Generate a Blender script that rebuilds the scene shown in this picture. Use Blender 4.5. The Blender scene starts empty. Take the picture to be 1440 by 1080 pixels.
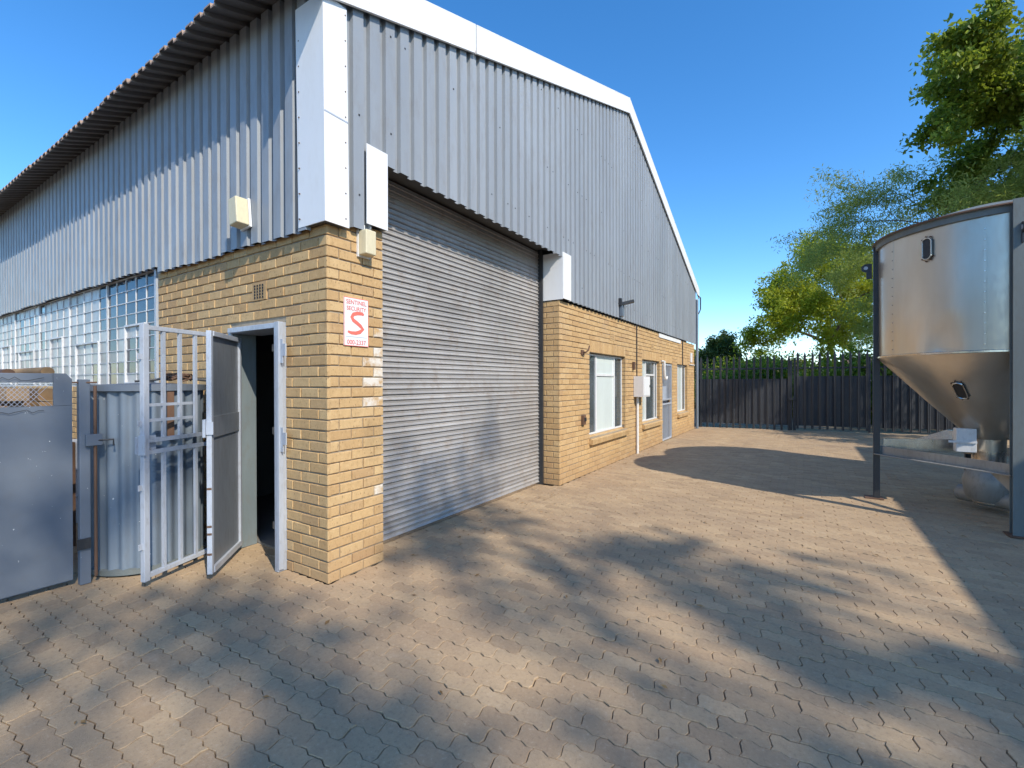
import bpy, math, random
import numpy as np
from mathutils import Vector, Matrix

random.seed(7); RNG = np.random.default_rng(7)
S = bpy.context.scene
COL = S.collection
R = math.radians

# ---------------------------------------------------------------- camera
YAW, PIT, ROL = .56503, -.00379, -.00255
CAM = Vector((3.12223, -2.25475, 1.56865))
fw = Vector((-math.sin(YAW) * math.cos(PIT), math.cos(YAW) * math.cos(PIT), math.sin(PIT)))
rt = Vector((math.cos(YAW), math.sin(YAW), 0)); up = rt.cross(fw)
rt2 = rt * math.cos(ROL) + up * math.sin(ROL); up2 = -rt * math.sin(ROL) + up * math.cos(ROL)
cd = bpy.data.cameras.new('camera'); cam = bpy.data.objects.new('camera', cd); COL.objects.link(cam)
m3 = Matrix((rt2, up2, -fw)).transposed()
cam.matrix_world = Matrix.Translation(CAM) @ m3.to_4x4()
cd.sensor_width = 36; cd.lens = 649.378 / 1440 * 36; cd.clip_start = .05; cd.clip_end = 3000
S.camera = cam

# ---------------------------------------------------------------- sky, sun, exposure
SUN_TRAVEL = Vector((-.93, .372, -.86)).normalized()
ELEV = math.asin(-SUN_TRAVEL.z)
to_sun = -SUN_TRAVEL
w = bpy.data.worlds.new('World'); S.world = w; w.use_nodes = True
nt = w.node_tree; nt.nodes.clear()
sky = nt.nodes.new('ShaderNodeTexSky'); sky.sky_type = 'NISHITA'; sky.sun_disc = False
sky.sun_elevation = ELEV; sky.sun_rotation = math.atan2(to_sun.x, to_sun.y)
sky.altitude = 1400; sky.air_density = 1.0; sky.dust_density = .6; sky.ozone_density = 2.2
bg = nt.nodes.new('ShaderNodeBackground'); bg.inputs['Strength'].default_value = .15
wo = nt.nodes.new('ShaderNodeOutputWorld')
hs = nt.nodes.new('ShaderNodeHueSaturation'); hs.inputs['Saturation'].default_value = 1.3
nt.links.new(sky.outputs[0], hs.inputs['Color']); nt.links.new(hs.outputs[0], bg.inputs[0]); nt.links.new(bg.outputs[0], wo.inputs[0])
sd = bpy.data.lights.new('sun', 'SUN'); sd.energy = 2.5; sd.angle = R(.53); sd.color = (1, .92, .79)
sun = bpy.data.objects.new('sun', sd); COL.objects.link(sun)
sun.rotation_euler = SUN_TRAVEL.to_track_quat('-Z', 'Y').to_euler()
S.view_settings.view_transform = 'Standard'; S.view_settings.look = 'None'
S.view_settings.exposure = .98; S.view_settings.gamma = 1

# ---------------------------------------------------------------- materials
class N:
    """small node helper"""
    def __init__(s, name):
        s.m = bpy.data.materials.new(name); s.m.use_nodes = True
        s.t = s.m.node_tree; s.t.nodes.clear()
        s.out = s.t.nodes.new('ShaderNodeOutputMaterial')
        s.pos = s.t.nodes.new('ShaderNodeNewGeometry')
        s._rnd = None
    def n(s, typ, **kw):
        o = s.t.nodes.new('ShaderNode' + typ)
        for k, v in kw.items(): setattr(o, k, v)
        return o
    def link(s, a, b): s.t.links.new(a, b)
    def setin(s, inp, v):
        if hasattr(v, 'is_output') or isinstance(v, bpy.types.NodeSocket): s.link(v, inp)
        else:
            if isinstance(v, tuple) and len(v) == 3 and inp.type == 'RGBA': v = (*v, 1)
            inp.default_value = v
    def noise(s, scale, detail=3, rough=.55, stretch=None, off=(0, 0, 0)):
        x = s.n('TexNoise'); x.inputs['Scale'].default_value = scale
        x.inputs['Detail'].default_value = detail; x.inputs['Roughness'].default_value = rough
        if stretch or off != (0, 0, 0):
            mp = s.n('Mapping'); mp.inputs['Scale'].default_value = stretch or (1, 1, 1)
            mp.inputs['Location'].default_value = off
            s.link(s.pos.outputs['Position'], mp.inputs['Vector']); s.link(mp.outputs[0], x.inputs['Vector'])
        else: s.link(s.pos.outputs['Position'], x.inputs['Vector'])
        return x.outputs['Fac']
    def rnd(s):
        if s._rnd is None:
            oi = s.n('ObjectInfo')
            a = s.math('ADD', oi.outputs['Random'], s.pos.outputs['Random Per Island'])
            s._rnd = s.math('FRACT', a, 0)
        return s._rnd
    def math(s, op, a, b=0, clamp=False):
        x = s.n('Math', operation=op); x.use_clamp = clamp
        s.setin(x.inputs[0], a); s.setin(x.inputs[1], b); return x.outputs[0]
    def ramp(s, fac, stops):
        x = s.n('ValToRGB'); e = x.color_ramp.elements
        while len(e) < len(stops): e.new(.5)
        for i, (p, c) in enumerate(stops):
            e[i].position = p; e[i].color = (*c, 1) if isinstance(c, tuple) else (c, c, c, 1)
        s.link(fac, x.inputs[0]); return x.outputs[0]
    def mix(s, fac, a, b, typ='MIX'):
        x = s.n('Mix', data_type='RGBA', blend_type=typ)
        s.setin(x.inputs[0], fac); s.setin(x.inputs[6], a); s.setin(x.inputs[7], b); return x.outputs[2]
    def bump(s, h, strength=.3, dist=.01):
        x = s.n('Bump'); x.inputs['Strength'].default_value = strength; x.inputs['Distance'].default_value = dist
        s.link(h, x.inputs['Height']); return x.outputs[0]
    def bsdf(s, col, rough=.6, metal=0, normal=None, spec=.5):
        b = s.n('BsdfPrincipled'); s.setin(b.inputs['Base Color'], col); s.setin(b.inputs['Roughness'], rough)
        s.setin(b.inputs['Metallic'], metal); b.inputs['Specular IOR Level'].default_value = spec
        if normal is not None: s.link(normal, b.inputs['Normal'])
        return b
    def done(s, sh):
        s.link(sh.outputs[0] if hasattr(sh, 'outputs') else sh, s.out.inputs[0]); return s.m

def paint(name, col, rough=.5, metal=0, var=.12, rust=0., rustcol=(.16, .07, .03), dirt=.25, dirtcol=(.16, .13, .1), scale=2.2, bump=.15, flake=0., streak=True, rv=.06):
    """painted / bare sheet metal with weathering"""
    k = N(name)
    n1 = k.noise(scale, 5, .6, (1, 1, .25) if streak else None)
    n2 = k.noise(scale * 9, 4, .65, (1, 1, .3) if streak else None, (3, 1, 7))
    n3 = k.noise(scale * 2.3, 6, .7, None, (9, 4, 1))
    lo = tuple(c * (1 - var) for c in col); hi = tuple(min(1, c * (1 + var)) for c in col)
    c = k.ramp(n1, [(.3, lo), (.7, hi)])
    rr = k.math('ADD', k.math('MULTIPLY', k.rnd(), 2 * rv), 1 - rv)
    cc = k.n('CombineColor'); [k.link(rr, cc.inputs[i]) for i in range(3)]
    c = k.mix(1, c, cc.outputs[0], 'MULTIPLY')
    if dirt: c = k.mix(k.math('MULTIPLY', k.ramp(n2, [(.5, 0.), (.75, 1.)]), dirt), c, dirtcol)
    if flake: c = k.mix(k.ramp(k.noise(26, 4, .6, None, (5, 5, 5)), [(.74 - flake * .1, 0.), (.75 - flake * .1, 1.)]), c, (.7, .7, .68))
    if rust: c = k.mix(k.ramp(n3, [(.72 - rust * .25, 0.), (.8 - rust * .25, 1.)]), c, rustcol)
    ro = k.ramp(n2, [(.3, rough * .8), (.8, min(1, rough * 1.25))])
    return k.done(k.bsdf(c, ro, metal, k.bump(n2, bump, .004)))

def brick_mat(name, white=0.):
    k = N(name)
    c = k.ramp(k.rnd(), [(0., (.49, .31, .145)), (.2, (.54, .35, .165)), (.6, (.58, .385, .185)), (.85, (.61, .42, .21)), (1., (.47, .295, .145))])
    n1 = k.noise(9, 5, .65); n2 = k.noise(70, 3, .6, (1, 1, .45)); n3 = k.noise(1.1, 4, .6)
    c = k.mix(k.math('MULTIPLY', k.ramp(n1, [(.42, 0.), (.72, 1.)]), .38), c, (.40, .255, .12))
    c = k.mix(k.math('MULTIPLY', k.ramp(n3, [(.5, 0.), (.75, 1.)]), .30), c, (.45, .33, .21))
    c = k.mix(k.ramp(n2, [(.62, 0.), (.70, .8)]), c, (.20, .115, .055))
    n5 = k.noise(34, 5, .75, (1, 1, .6), (6, 2, 3))
    c = k.mix(k.ramp(n5, [(.55, 0.), (.67, .5)]), c, (.30, .18, .08))
    c = k.mix(k.ramp(n5, [(.30, .4), (.44, 0.)]), c, (.70, .52, .30))
    # splash-back grime near the paving
    sep = k.n('SeparateXYZ'); k.link(k.pos.outputs['Position'], sep.inputs[0])
    h = k.math('ADD', sep.outputs[2], k.math('MULTIPLY', n1, .5))
    c = k.mix(k.math('MULTIPLY', k.ramp(h, [(.28, 1.), (.62, 0.)]), .45), c, (.30, .19, .11))
    if white:
        c = k.mix(k.math('MULTIPLY', k.ramp(n1, [(.36, 0.), (.56, 1.)]), white), c, (.74, .70, .62))
    hh = k.math('ADD', k.math('MULTIPLY', n2, .7), n1)
    return k.done(k.bsdf(c, .88, 0, k.bump(hh, .55, .006), .25))

def rough_mat(name, a, b, scale=6, rough=.9, bump=.4, rv=.1, dist=.006, third=None, spec=.3):
    k = N(name)
    n1 = k.noise(scale, 6, .62); n2 = k.noise(scale * 8, 4, .6)
    c = k.ramp(n1, [(.3, a), (.7, b)])
    if third: c = k.mix(k.math('MULTIPLY', k.ramp(k.noise(scale * .22, 4, .6, None, (3, 3, 0)), [(.45, 0.), (.7, 1.)]), .6), c, third)
    rr = k.math('ADD', k.math('MULTIPLY', k.rnd(), 2 * rv), 1 - rv)
    cc = k.n('CombineColor'); [k.link(rr, cc.inputs[i]) for i in range(3)]
    c = k.mix(1, c, cc.outputs[0], 'MULTIPLY')
    return k.done(k.bsdf(c, rough, 0, k.bump(n2, bump, dist), spec))

def paver_mat():
    k = N('paver_concrete')
    c = k.ramp(k.rnd(), [(0., (.38, .27, .165)), (.3, (.45, .322, .196)), (.6, (.48, .348, .21)), (.8, (.42, .295, .178)), (1., (.51, .375, .23))])
    n1 = k.noise(1.3, 5, .6); n2 = k.noise(160, 3, .7); n3 = k.noise(14, 5, .65)
    c = k.mix(k.math('MULTIPLY', k.ramp(n1, [(.42, 0.), (.72, 1.)]), .34), c, (.28, .20, .14))
    c = k.mix(k.math('MULTIPLY', k.ramp(n3, [(.5, 0.), (.75, 1.)]), .3), c, (.30, .21, .145))
    c = k.mix(k.math('MULTIPLY', k.ramp(k.noise(.45, 6, .68, None, (2, 5, 0)), [(.5, 0.), (.68, 1.)]), .38), c, (.22, .165, .12))
    c = k.mix(k.math('MULTIPLY', k.ramp(k.noise(2.6, 6, .72, None, (8, 1, 0)), [(.6, 0.), (.7, 1.)]), .30), c, (.50, .40, .29))
    c = k.mix(k.ramp(n2, [(.64, 0.), (.74, .5)]), c, (.55, .48, .40))
    c = k.mix(k.ramp(n2, [(.27, .5), (.36, 0.)]), c, (.16, .12, .09))
    n4 = k.noise(48, 5, .75, None, (1, 2, 3))
    c = k.mix(k.ramp(n4, [(.54, 0.), (.66, .42)]), c, (.20, .145, .10))
    c = k.mix(k.ramp(n4, [(.30, .38), (.44, 0.)]), c, (.60, .49, .37))
    return k.done(k.bsdf(c, .92, 0, k.bump(k.math('ADD', n2, n4), .6, .004), .2))

def leaf_mat(name, a, b, c3, transl=.4):
    k = N(name)
    c = k.ramp(k.pos.outputs['Random Per Island'], [(0., a), (.5, b), (1., c3)])
    n = k.noise(.8, 3, .5)
    c = k.mix(k.math('MULTIPLY', k.ramp(n, [(.4, 0.), (.65, 1.)]), .45), c, a)
    d = k.bsdf(c, .5, 0, None, .35)
    t = k.n('BsdfTranslucent'); k.link(k.mix(.35, c, (c3[0] * 1.5, c3[1] * 1.5, c3[2])), t.inputs[0])
    mx = k.n('MixShader'); mx.inputs[0].default_value = transl
    k.link(d.outputs[0], mx.inputs[1]); k.link(t.outputs[0], mx.inputs[2])
    return k.done(mx)

def glass_mat(name, tint, see=.5, rough=.03, spec=.9):
    k = N(name)
    tr = k.n('BsdfTransparent'); tr.inputs[0].default_value = (*tint, 1)
    n = k.noise(1.6, 2, .5, None, (2, 2, 2))
    g = k.bsdf(k.ramp(n, [(.3, tuple(t * .16 for t in tint)), (.7, tuple(t * .30 for t in tint))]), rough, 0, k.bump(n, .05, .02), spec)
    mx = k.n('MixShader'); mx.inputs[0].default_value = see
    k.link(g.outputs[0], mx.inputs[1]); k.link(tr.outputs[0], mx.inputs[2])
    return k.done(mx)

def steel_mat():
    k = N('silo_steel')
    n1 = k.noise(1.6, 5, .6, (1, 1, .12)); n2 = k.noise(30, 4, .6, (1, 1, .3)); n3 = k.noise(1.0, 4, .55, (1, 1, .5), (2, 7, 3))
    c = k.ramp(n1, [(.3, (.50, .46, .40)), (.7, (.66, .62, .55))])
    c = k.mix(k.math('MULTIPLY', k.ramp(n3, [(.45, 0.), (.7, 1.)]), .40), c, (.52, .36, .20))
    ro = k.ramp(n2, [(.3, .28), (.75, .42)])
    big = k.math('ADD', k.noise(2.4, 2, .5, (1, 1, .45), (4, 1, 0)), k.math('MULTIPLY', k.noise(55, 2, .5, (1, 1, .02)), .035))
    return k.done(k.bsdf(c, ro, .85, k.bump(big, .16, .04)))

M = {}
M['brick'] = brick_mat('face_brick'); M['brick_white'] = brick_mat('face_brick_lime_stained', .85)
M['mortar'] = rough_mat('mortar', (.30, .24, .17), (.40, .33, .24), 20)
M['clad'] = paint('painted_cladding', (.29, .313, .337), .48, 0, .10, 0., dirt=.26, scale=1.1, bump=.05, rv=.045)
M['white'] = paint('white_flashing', (.80, .80, .79), .45, 0, .04, .07, (.35, .16, .06), .12, (.5, .44, .36), 1.4, .05, rv=.02)
M['barge'] = paint('rust_stained_white_trim', (.79, .79, .78), .45, 0, .05, .26, (.42, .22, .10), .22, (.5, .42, .33), 1.6, .05, rv=.02)
M['roof'] = paint('roof_sheeting', (.17, .155, .145), .6, 0, .15, .25, (.22, .11, .055), .3, scale=1.5)
M['roofedge'] = paint('roof_sheet_edge', (.36, .25, .18), .7, 0, .2, .3, (.22, .11, .055), .2, scale=6)
M['shutter'] = paint('galvanised_slats', (.40, .385, .37), .42, .25, .16, .04, (.25, .17, .11), .5, (.25, .175, .115), .9, .1, streak=False, rv=.12)
M['gate'] = paint('grey_gate_paint', (.13, .155, .19), .62, 0, .10, .02, (.2, .09, .04), .1, scale=1.2, flake=.35, bump=.1, streak=False)
M['galv'] = paint('light_grey_steel_paint', (.44, .475, .53), .45, .1, .10, .05, (.26, .12, .05), .3, scale=5)
M['doorpanel'] = paint('grey_door_panel', (.20, .22, .245), .42, .1, .18, .03, (.25, .11, .04), .3, scale=2.5)
M['jamb'] = paint('grey_green_jamb', (.17, .205, .215), .5, .0, .18, .05, (.20, .15, .10), .35, scale=3)
M['corr'] = paint('faded_blue_grey_iron', (.165, .205, .25), .5, .1, .14, .05, (.25, .13, .06), .2, scale=2.5, flake=.25)
M['rust'] = paint('rusty_steel', (.13, .07, .042), .8, 0, .3, .3, (.12, .05, .02), .4, scale=9)
M['dullgalv'] = paint('dull_galvanised_frame', (.30, .30, .285), .5, .25, .15, .08, (.22, .14, .09), .4, scale=3)
M['dark'] = paint('dark_steel', (.035, .038, .043), .5, .2, .2, .05, (.12, .06, .03), .2, scale=4)
M['pale'] = paint('charcoal_fence_paint', (.035, .038, .045), .45, .1, .15, .0, dirt=.3, dirtcol=(.10, .09, .08), scale=2)
M['beam'] = paint('weathered_beam_paint', (.15, .17, .165), .75, 0, .15, .15, (.22, .13, .08), .35, scale=3)
M['winframe'] = paint('white_window_paint', (.74, .74, .73), .5, 0, .06, .02, dirt=.25, scale=6)
M['oldframe'] = paint('weathered_window_paint', (.62, .63, .64), .5, 0, .15, .04, dirt=.4, scale=5)
M['cream'] = paint('cream_plastic', (.68, .60, .40), .5, 0, .05, 0, dirt=.15, scale=8)
M['meter'] = paint('meter_box_paint', (.70, .68, .66), .5, 0, .04, 0, dirt=.15, scale=5)
M['pvc'] = paint('white_pipe', (.76, .74, .70), .4, 0, .05, 0, dirt=.2, scale=8)
M['paver'] = paver_mat()
M['sand'] = rough_mat('joint_sand', (.085, .058, .04), (.14, .10, .068), 12)
M['dirt'] = rough_mat('bare_ground', (.20, .145, .10), (.30, .23, .16), .8, third=(.10, .12, .05))
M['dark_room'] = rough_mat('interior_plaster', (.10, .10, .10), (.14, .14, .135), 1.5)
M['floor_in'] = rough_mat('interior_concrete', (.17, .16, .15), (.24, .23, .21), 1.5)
M['bark'] = rough_mat('bark', (.09, .065, .045), (.17, .13, .095), 7, bump=.8, dist=.02)
M['wood'] = rough_mat('weathered_timber', (.32, .19, .09), (.45, .29, .15), 7, rv=.25)
M['plaster'] = rough_mat('house_plaster', (.55, .51, .45), (.66, .62, .55), 1.2)
M['tile'] = rough_mat('roof_tile', (.16, .10, .08), (.22, .14, .10), 3)
M['steel'] = steel_mat()
M['sheet'] = paint('stainless_trough', (.55, .52, .48), .24, .95, .12, .04, (.26, .16, .10), .4, scale=3)
M['glass'] = glass_mat('window_glass', (.62, .72, .76), .42)
M['glass_blue'] = glass_mat('sky_tinted_glass', (.20, .32, .45), .22, .03, .45)  # blue of a sky reflection put into the pane colour
M['frost'] = paint('obscured_glass', (.60, .66, .63), .16, 0, .05, 0, dirt=.08, scale=3, bump=.03, rv=.1)
M['frost2'] = paint('dusty_obscured_glass', (.40, .40, .39), .35, 0, .16, 0, dirt=.2, scale=3, bump=.03, rv=.3)
M['black'] = rough_mat('black_rubber', (.012, .012, .013), (.02, .02, .022), 8, .6)
M['red'] = paint('red_print', (.72, .12, .10), .5, 0, .05, 0, dirt=0, scale=8)
M['coral'] = paint('coral_print', (.80, .19, .14), .5, 0, .05, 0, dirt=0, scale=8)
M['greyprint'] = paint('grey_print', (.45, .50, .55), .5, 0, .05, 0, dirt=0, scale=8)
M['orange'] = paint('orange_plastic', (.62, .22, .05), .5, 0, .1, 0, dirt=.2, scale=8)
M['green_a'] = leaf_mat('leaves_lime', (.20, .25, .018), (.34, .39, .03), (.46, .48, .05), .55)
M['green_b'] = leaf_mat('leaves_dark', (.025, .055, .012), (.05, .095, .018), (.10, .15, .03), .3)
M['green_c'] = leaf_mat('leaves_feathery', (.19, .25, .05), (.30, .36, .09), (.42, .46, .14), .5)
M['green_d'] = leaf_mat('leaves_deep', (.08, .135, .016), (.17, .24, .028), (.34, .40, .055), .5)

# ---------------------------------------------------------------- object helpers
ORG = {}
def tag(o, label=None, cat=None, group=None, kind=None):
    if label: o['label'] = label
    if cat: o['category'] = cat
    if group: o['group'] = group
    if kind: o['kind'] = kind
    return o
def thing(name, loc, label, cat, group=None):
    o = bpy.data.objects.new(name, None); COL.objects.link(o); o.location = loc; o.empty_display_size = .2
    ORG[o] = Vector(loc); return tag(o, label, cat, group)
class B:
    def __init__(s): s.v = []; s.f = []
    def add(s, vs, fs):
        n = len(s.v); s.v += [tuple(v) for v in vs]; s.f += [tuple(i + n for i in f) for f in fs]; return s
    def box(s, a, b):
        (x0, y0, z0), (x1, y1, z1) = a, b
        x0, x1 = min(x0, x1), max(x0, x1); y0, y1 = min(y0, y1), max(y0, y1); z0, z1 = min(z0, z1), max(z0, z1)
        return s.add([(x0,y0,z0),(x1,y0,z0),(x1,y1,z0),(x0,y1,z0),(x0,y0,z1),(x1,y0,z1),(x1,y1,z1),(x0,y1,z1)],
              [(0,3,2,1),(4,5,6,7),(0,1,5,4),(1,2,6,5),(2,3,7,6),(3,0,4,7)])
    def bar(s, p, q, wd, ht=None, upv=(0, 0, 1)):
        """rectangular bar from p to q"""
        p, q = Vector(p), Vector(q); ht = ht or wd
        d = (q - p).normalized(); u = Vector(upv)
        if abs(d.dot(u)) > .98: u = Vector((0, 1, 0)) if abs(d.y) < .9 else Vector((1, 0, 0))
        a = d.cross(u).normalized() * wd / 2; b = a.normalized().cross(d).normalized() * ht / 2
        vs = [p - a - b, p + a - b, p + a + b, p - a + b, q - a - b, q + a - b, q + a + b, q - a + b]
        return s.add(vs, [(0,1,2,3),(7,6,5,4),(0,4,5,1),(1,5,6,2),(2,6,7,3),(3,7,4,0)])
    def tube(s, pts, r, n=8, cap=True):
        pts = [Vector(p) for p in pts]; rs = r if isinstance(r, (list, tuple)) else [r] * len(pts)
        base = len(s.v); prev = None
        for i, p in enumerate(pts):
            d = (pts[min(i + 1, len(pts) - 1)] - pts[max(i - 1, 0)]).normalized()
            if prev is None:
                a = d.cross(Vector((0, 0, 1)))
                if a.length < .1: a = d.cross(Vector((1, 0, 0)))
            else: a = prev - d * prev.dot(d)
            a.normalize(); prev = a; b = d.cross(a)
            for k in range(n):
                t = 2 * math.pi * k / n; s.v.append(tuple(p + (a * math.cos(t) + b * math.sin(t)) * rs[i]))
        for i in range(len(pts) - 1):
            for k in range(n):
                a = base + i * n + k; b = base + i * n + (k + 1) % n
                s.f.append((a, b, b + n, a + n))
        if cap:
            s.f.append(tuple(base + k for k in range(n))[::-1]); s.f.append(tuple(base + (len(pts) - 1) * n + k for k in range(n)))
        return s
    def lathe(s, c, prof, n=48, a0=0, a1=2 * math.pi):
        base = len(s.v); full = abs(a1 - a0 - 2 * math.pi) < 1e-6; m = n if full else n + 1
        for r, z in prof:
            for k in range(m):
                t = a0 + (a1 - a0) * k / n; s.v.append((c[0] + r * math.cos(t), c[1] + r * math.sin(t), c[2] + z))
        for i in range(len(prof) - 1):
            for k in range(n):
                a = base + i * m + k; b = base + i * m + (k + 1) % m
                s.f.append((a, b, b + m, a + m))
        return s
    def prism(s, poly, d):
        """closed polygon of 3D points extruded by vector d"""
        n = len(poly); d = Vector(d)
        return s.add([Vector(p) for p in poly] + [Vector(p) + d for p in poly],
              [tuple(range(n))[::-1], tuple(range(n, 2 * n))] + [(i, (i + 1) % n, n + (i + 1) % n, n + i) for i in range(n)])
    def mesh(s, name, mat, off=Vector((0, 0, 0)), smooth=False):
        me = bpy.data.meshes.new(name); me.from_pydata([(v[0] - off.x, v[1] - off.y, v[2] - off.z) for v in s.v], [], s.f)
        me.materials.append(M[mat] if isinstance(mat, str) else mat)
        if smooth: me.polygons.foreach_set('use_smooth', [True] * len(me.polygons))
        me.update(); return me
    def build(s, name, mat, parent=None, smooth=False, bevel=0, label=None, solid=0):
        off = ORG[parent] if parent else Vector((0, 0, 0))
        o = bpy.data.objects.new(name, s.mesh(name, mat, off, smooth)); COL.objects.link(o)
        if parent: o.parent = parent
        ORG[o] = off
        if solid:
            m = o.modifiers.new('thick', 'SOLIDIFY'); m.thickness = solid; m.offset = 0
        if bevel:
            m = o.modifiers.new('bev', 'BEVEL'); m.width = bevel; m.segments = 2; m.limit_method = 'ANGLE'
        if smooth and len(s.f) < 60000:
            me = o.data; me.set_sharp_from_angle(angle=R(40))
        if label: o['label'] = label
        return o
def place(name, me, loc, parent, rot=(0, 0, 0)):
    o = bpy.data.objects.new(name, me); COL.objects.link(o); o.parent = parent
    o.location = Vector(loc) - ORG[parent]; o.rotation_euler = rot; ORG[o] = Vector(loc); return o
def copy_tree(o, parent=None):
    c = o.copy(); COL.objects.link(c); c.parent = parent
    for ch in o.children: copy_tree(ch, c)
    return c
def project(p):
    d = Vector(p) - CAM; z = d.dot(fw)
    if z < .1: return None
    return (720 + 649.378 * d.dot(rt2) / z, 540 - 649.378 * d.dot(up2) / z, z)

# ================================================================= GROUND AND PAVING
g = B().add([(-400, -400, -.05), (400, -400, -.05), (400, 600, -.05), (-400, 600, -.05)], [(0, 1, 2, 3)]).build('ground', 'dirt'); tag(g, kind='structure')
pv = B().box((-4.6, -7, -.046), (8.9, 16.4, -.016)).build('paving', 'sand'); tag(pv, 'tan zigzag interlocking concrete paving of the yard', None, None, 'structure')
PL, PW, GAP = .214, .107, .0039
def paver_outline(seed):
    rn = random.Random(seed)
    pts = []
    def wl(t): return .0085 * math.sin(2 * math.pi * t / PW)         # along the long edges
    def ws(t): return .0075 * math.sin(2 * math.pi * t / PW)         # along the short edges
    ns, nsh = 6, 4
    for i in range(ns): t = PL * i / ns; pts.append((t + ws(0), wl(t)))
    for i in range(nsh): t = PW * i / nsh; pts.append((PL + ws(t), t + wl(PL)))
    for i in range(ns): t = PL * (1 - i / ns); pts.append((t + ws(PW), PW + wl(t)))
    for i in range(nsh): t = PW * (1 - i / nsh); pts.append((ws(t), t + wl(0)))
    cx, cy = PL / 2, PW / 2
    return [(x - cx, y - cy) for x, y in pts]
OUT = paver_outline(1)
def shrink(o, g):
    n = len(o); res = []
    for i in range(n):
        a, b, c = Vector(o[i - 1]), Vector(o[i]), Vector(o[(i + 1) % n])
        t = (c - a).normalized(); nrm = Vector((-t.y, t.x)); res.append(tuple(b + nrm * g))
    return res
O1 = shrink(OUT, GAP * .45); O2 = shrink(OUT, GAP * 1.05)
nP = len(OUT)
PV = np.array([(x, y, -.014) for x, y in O1] + [(x, y, -.003) for x, y in O1] + [(x, y, 0.) for x, y in O2])
PF = [tuple(range(2 * nP, 3 * nP))] + [(i, (i + 1) % nP, nP + (i + 1) % nP, nP + i) for i in range(nP)] + [(nP + i, nP + (i + 1) % nP, 2 * nP + (i + 1) % nP, 2 * nP + i) for i in range(nP)]
cells = []
for j in range(int(-2.8 / PW), int(16.2 / PW)):
    for i in range(int(-4.4 / PL), int(8.8 / PL)):
        x = i * PL + (PL / 2 if j % 2 else 0) + PL / 2; y = j * PW + PW / 2
        if x < -.04 and y > .04 and not (-.45 < x and .58 < y < 4.0) and not (-1.5 < x < -.5 and y < .3): continue
        p = project((x, y, 0))
        if p is None or p[0] < -420 or p[0] > 1860 or p[1] > 1500: continue
        cells.append((x, y, p))
vis = sorted([c for c in cells if -30 < c[2][0] < 1470 and c[2][1] < 1100], key=lambda c: c[2][2])
near = set(id(c) for c in vis[:300])
pmeshes = []
for sft in range(3):
    b = B(); b.add(PV, PF); pmeshes.append(b.mesh('paver', 'paver'))
ORG[pv] = Vector((0, 0, 0))
allv, allf = [], []
for c in cells:
    x, y, p = c
    # gentle settling of the bed plus a little lippage
    z = .006 * math.sin(x * 1.3 + .7) * math.cos(y * .9) - .001 + random.uniform(-.0032, .0032)
    rz = random.uniform(-.012, .012); rx = random.uniform(-.008, .008); ry = random.uniform(-.006, .006)
    x += random.uniform(-.0012, .0012); y += random.uniform(-.0012, .0012)
    if id(c) in near:
        place('paver', pmeshes[random.randrange(3)], (x, y, z), pv, (rx, ry, rz))
    else:
        n = len(allv); cs, sn = math.cos(rz), math.sin(rz)
        q = PV.copy(); xx = q[:, 0] * cs - q[:, 1] * sn; yy = q[:, 0] * sn + q[:, 1] * cs
        q[:, 2] += z + yy * rx - xx * ry; q[:, 0] = xx + x; q[:, 1] = yy + y
        allv.append(q); allf.append(len(allv) - 1)
nv = len(PV)
bb = B(); bb.v = np.concatenate(allv).tolist(); bb.f = [tuple(i + k * nv for i in f) for k in allf for f in PF]
o = bb.build('paver_field', 'paver', pv); tag(o, kind='stuff')
lf = B()
for i in range(170):
    if i < 80: x, y = random.uniform(-.28, .5) ** 1 if i % 2 else random.uniform(.02, .25), random.uniform(.7, 13)
    else: x, y = random.uniform(-1.5, 5), random.uniform(-1.6, 9)
    if x < .05 and not .7 < y < 3.9 and y > 0: continue
    a, l_ = random.uniform(0, 6.28), random.uniform(.012, .032); c_, s_ = math.cos(a) * l_, math.sin(a) * l_; z = .011
    lf.add([(x - c_, y - s_, z), (x + s_ * .4, y - c_ * .4, z + random.uniform(.001, .008)), (x + c_, y + s_, z + .003), (x - s_ * .4, y + c_ * .4, z + random.uniform(.001, .008))], [(0, 1, 2, 3)])
tag(lf.build('fallen_leaves', rough_mat('dry_leaf', (.20, .12, .05), (.34, .20, .08), 30, rv=.3)), 'scattered small dry leaves lying on the paving', 'leaves', None, 'stuff')

# ================================================================= WAREHOUSE
WH = thing('warehouse', (0, 0, 0), 'brick and grey corrugated steel warehouse with white trim, roller door and long gable', 'building')
LX, WY = -26.0, 14.05            # length back along X, width along Y
CO, BZ = .085, 33 * .085
SL = .366                        # roof slope
RID = 7.05
def roofz(y): return 4.74 + SL * (y if y <= RID else 2 * RID - y)

# ---- brickwork -------------------------------------------------
BW = B()
mb = lambda a, b: BW.box(a, b)
mr = .012                                                      # joint rake depth
# left wall (faces -Y): X -3..0, door hole -1.45..-.55
mb((-3.0, mr, 0), (-1.45, .22, BZ)); mb((-1.45, mr, 2.075), (-.55, .22, BZ)); mb((-.55, mr, 0), (-mr, .22, BZ + .09))
mb((-.34, .22, 0), (-mr, .56 - mr, BZ + .09))                  # corner pier
# wall under and beyond the long window
mb((LX, mr, 0), (-3.0, .22, 1.53))
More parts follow.
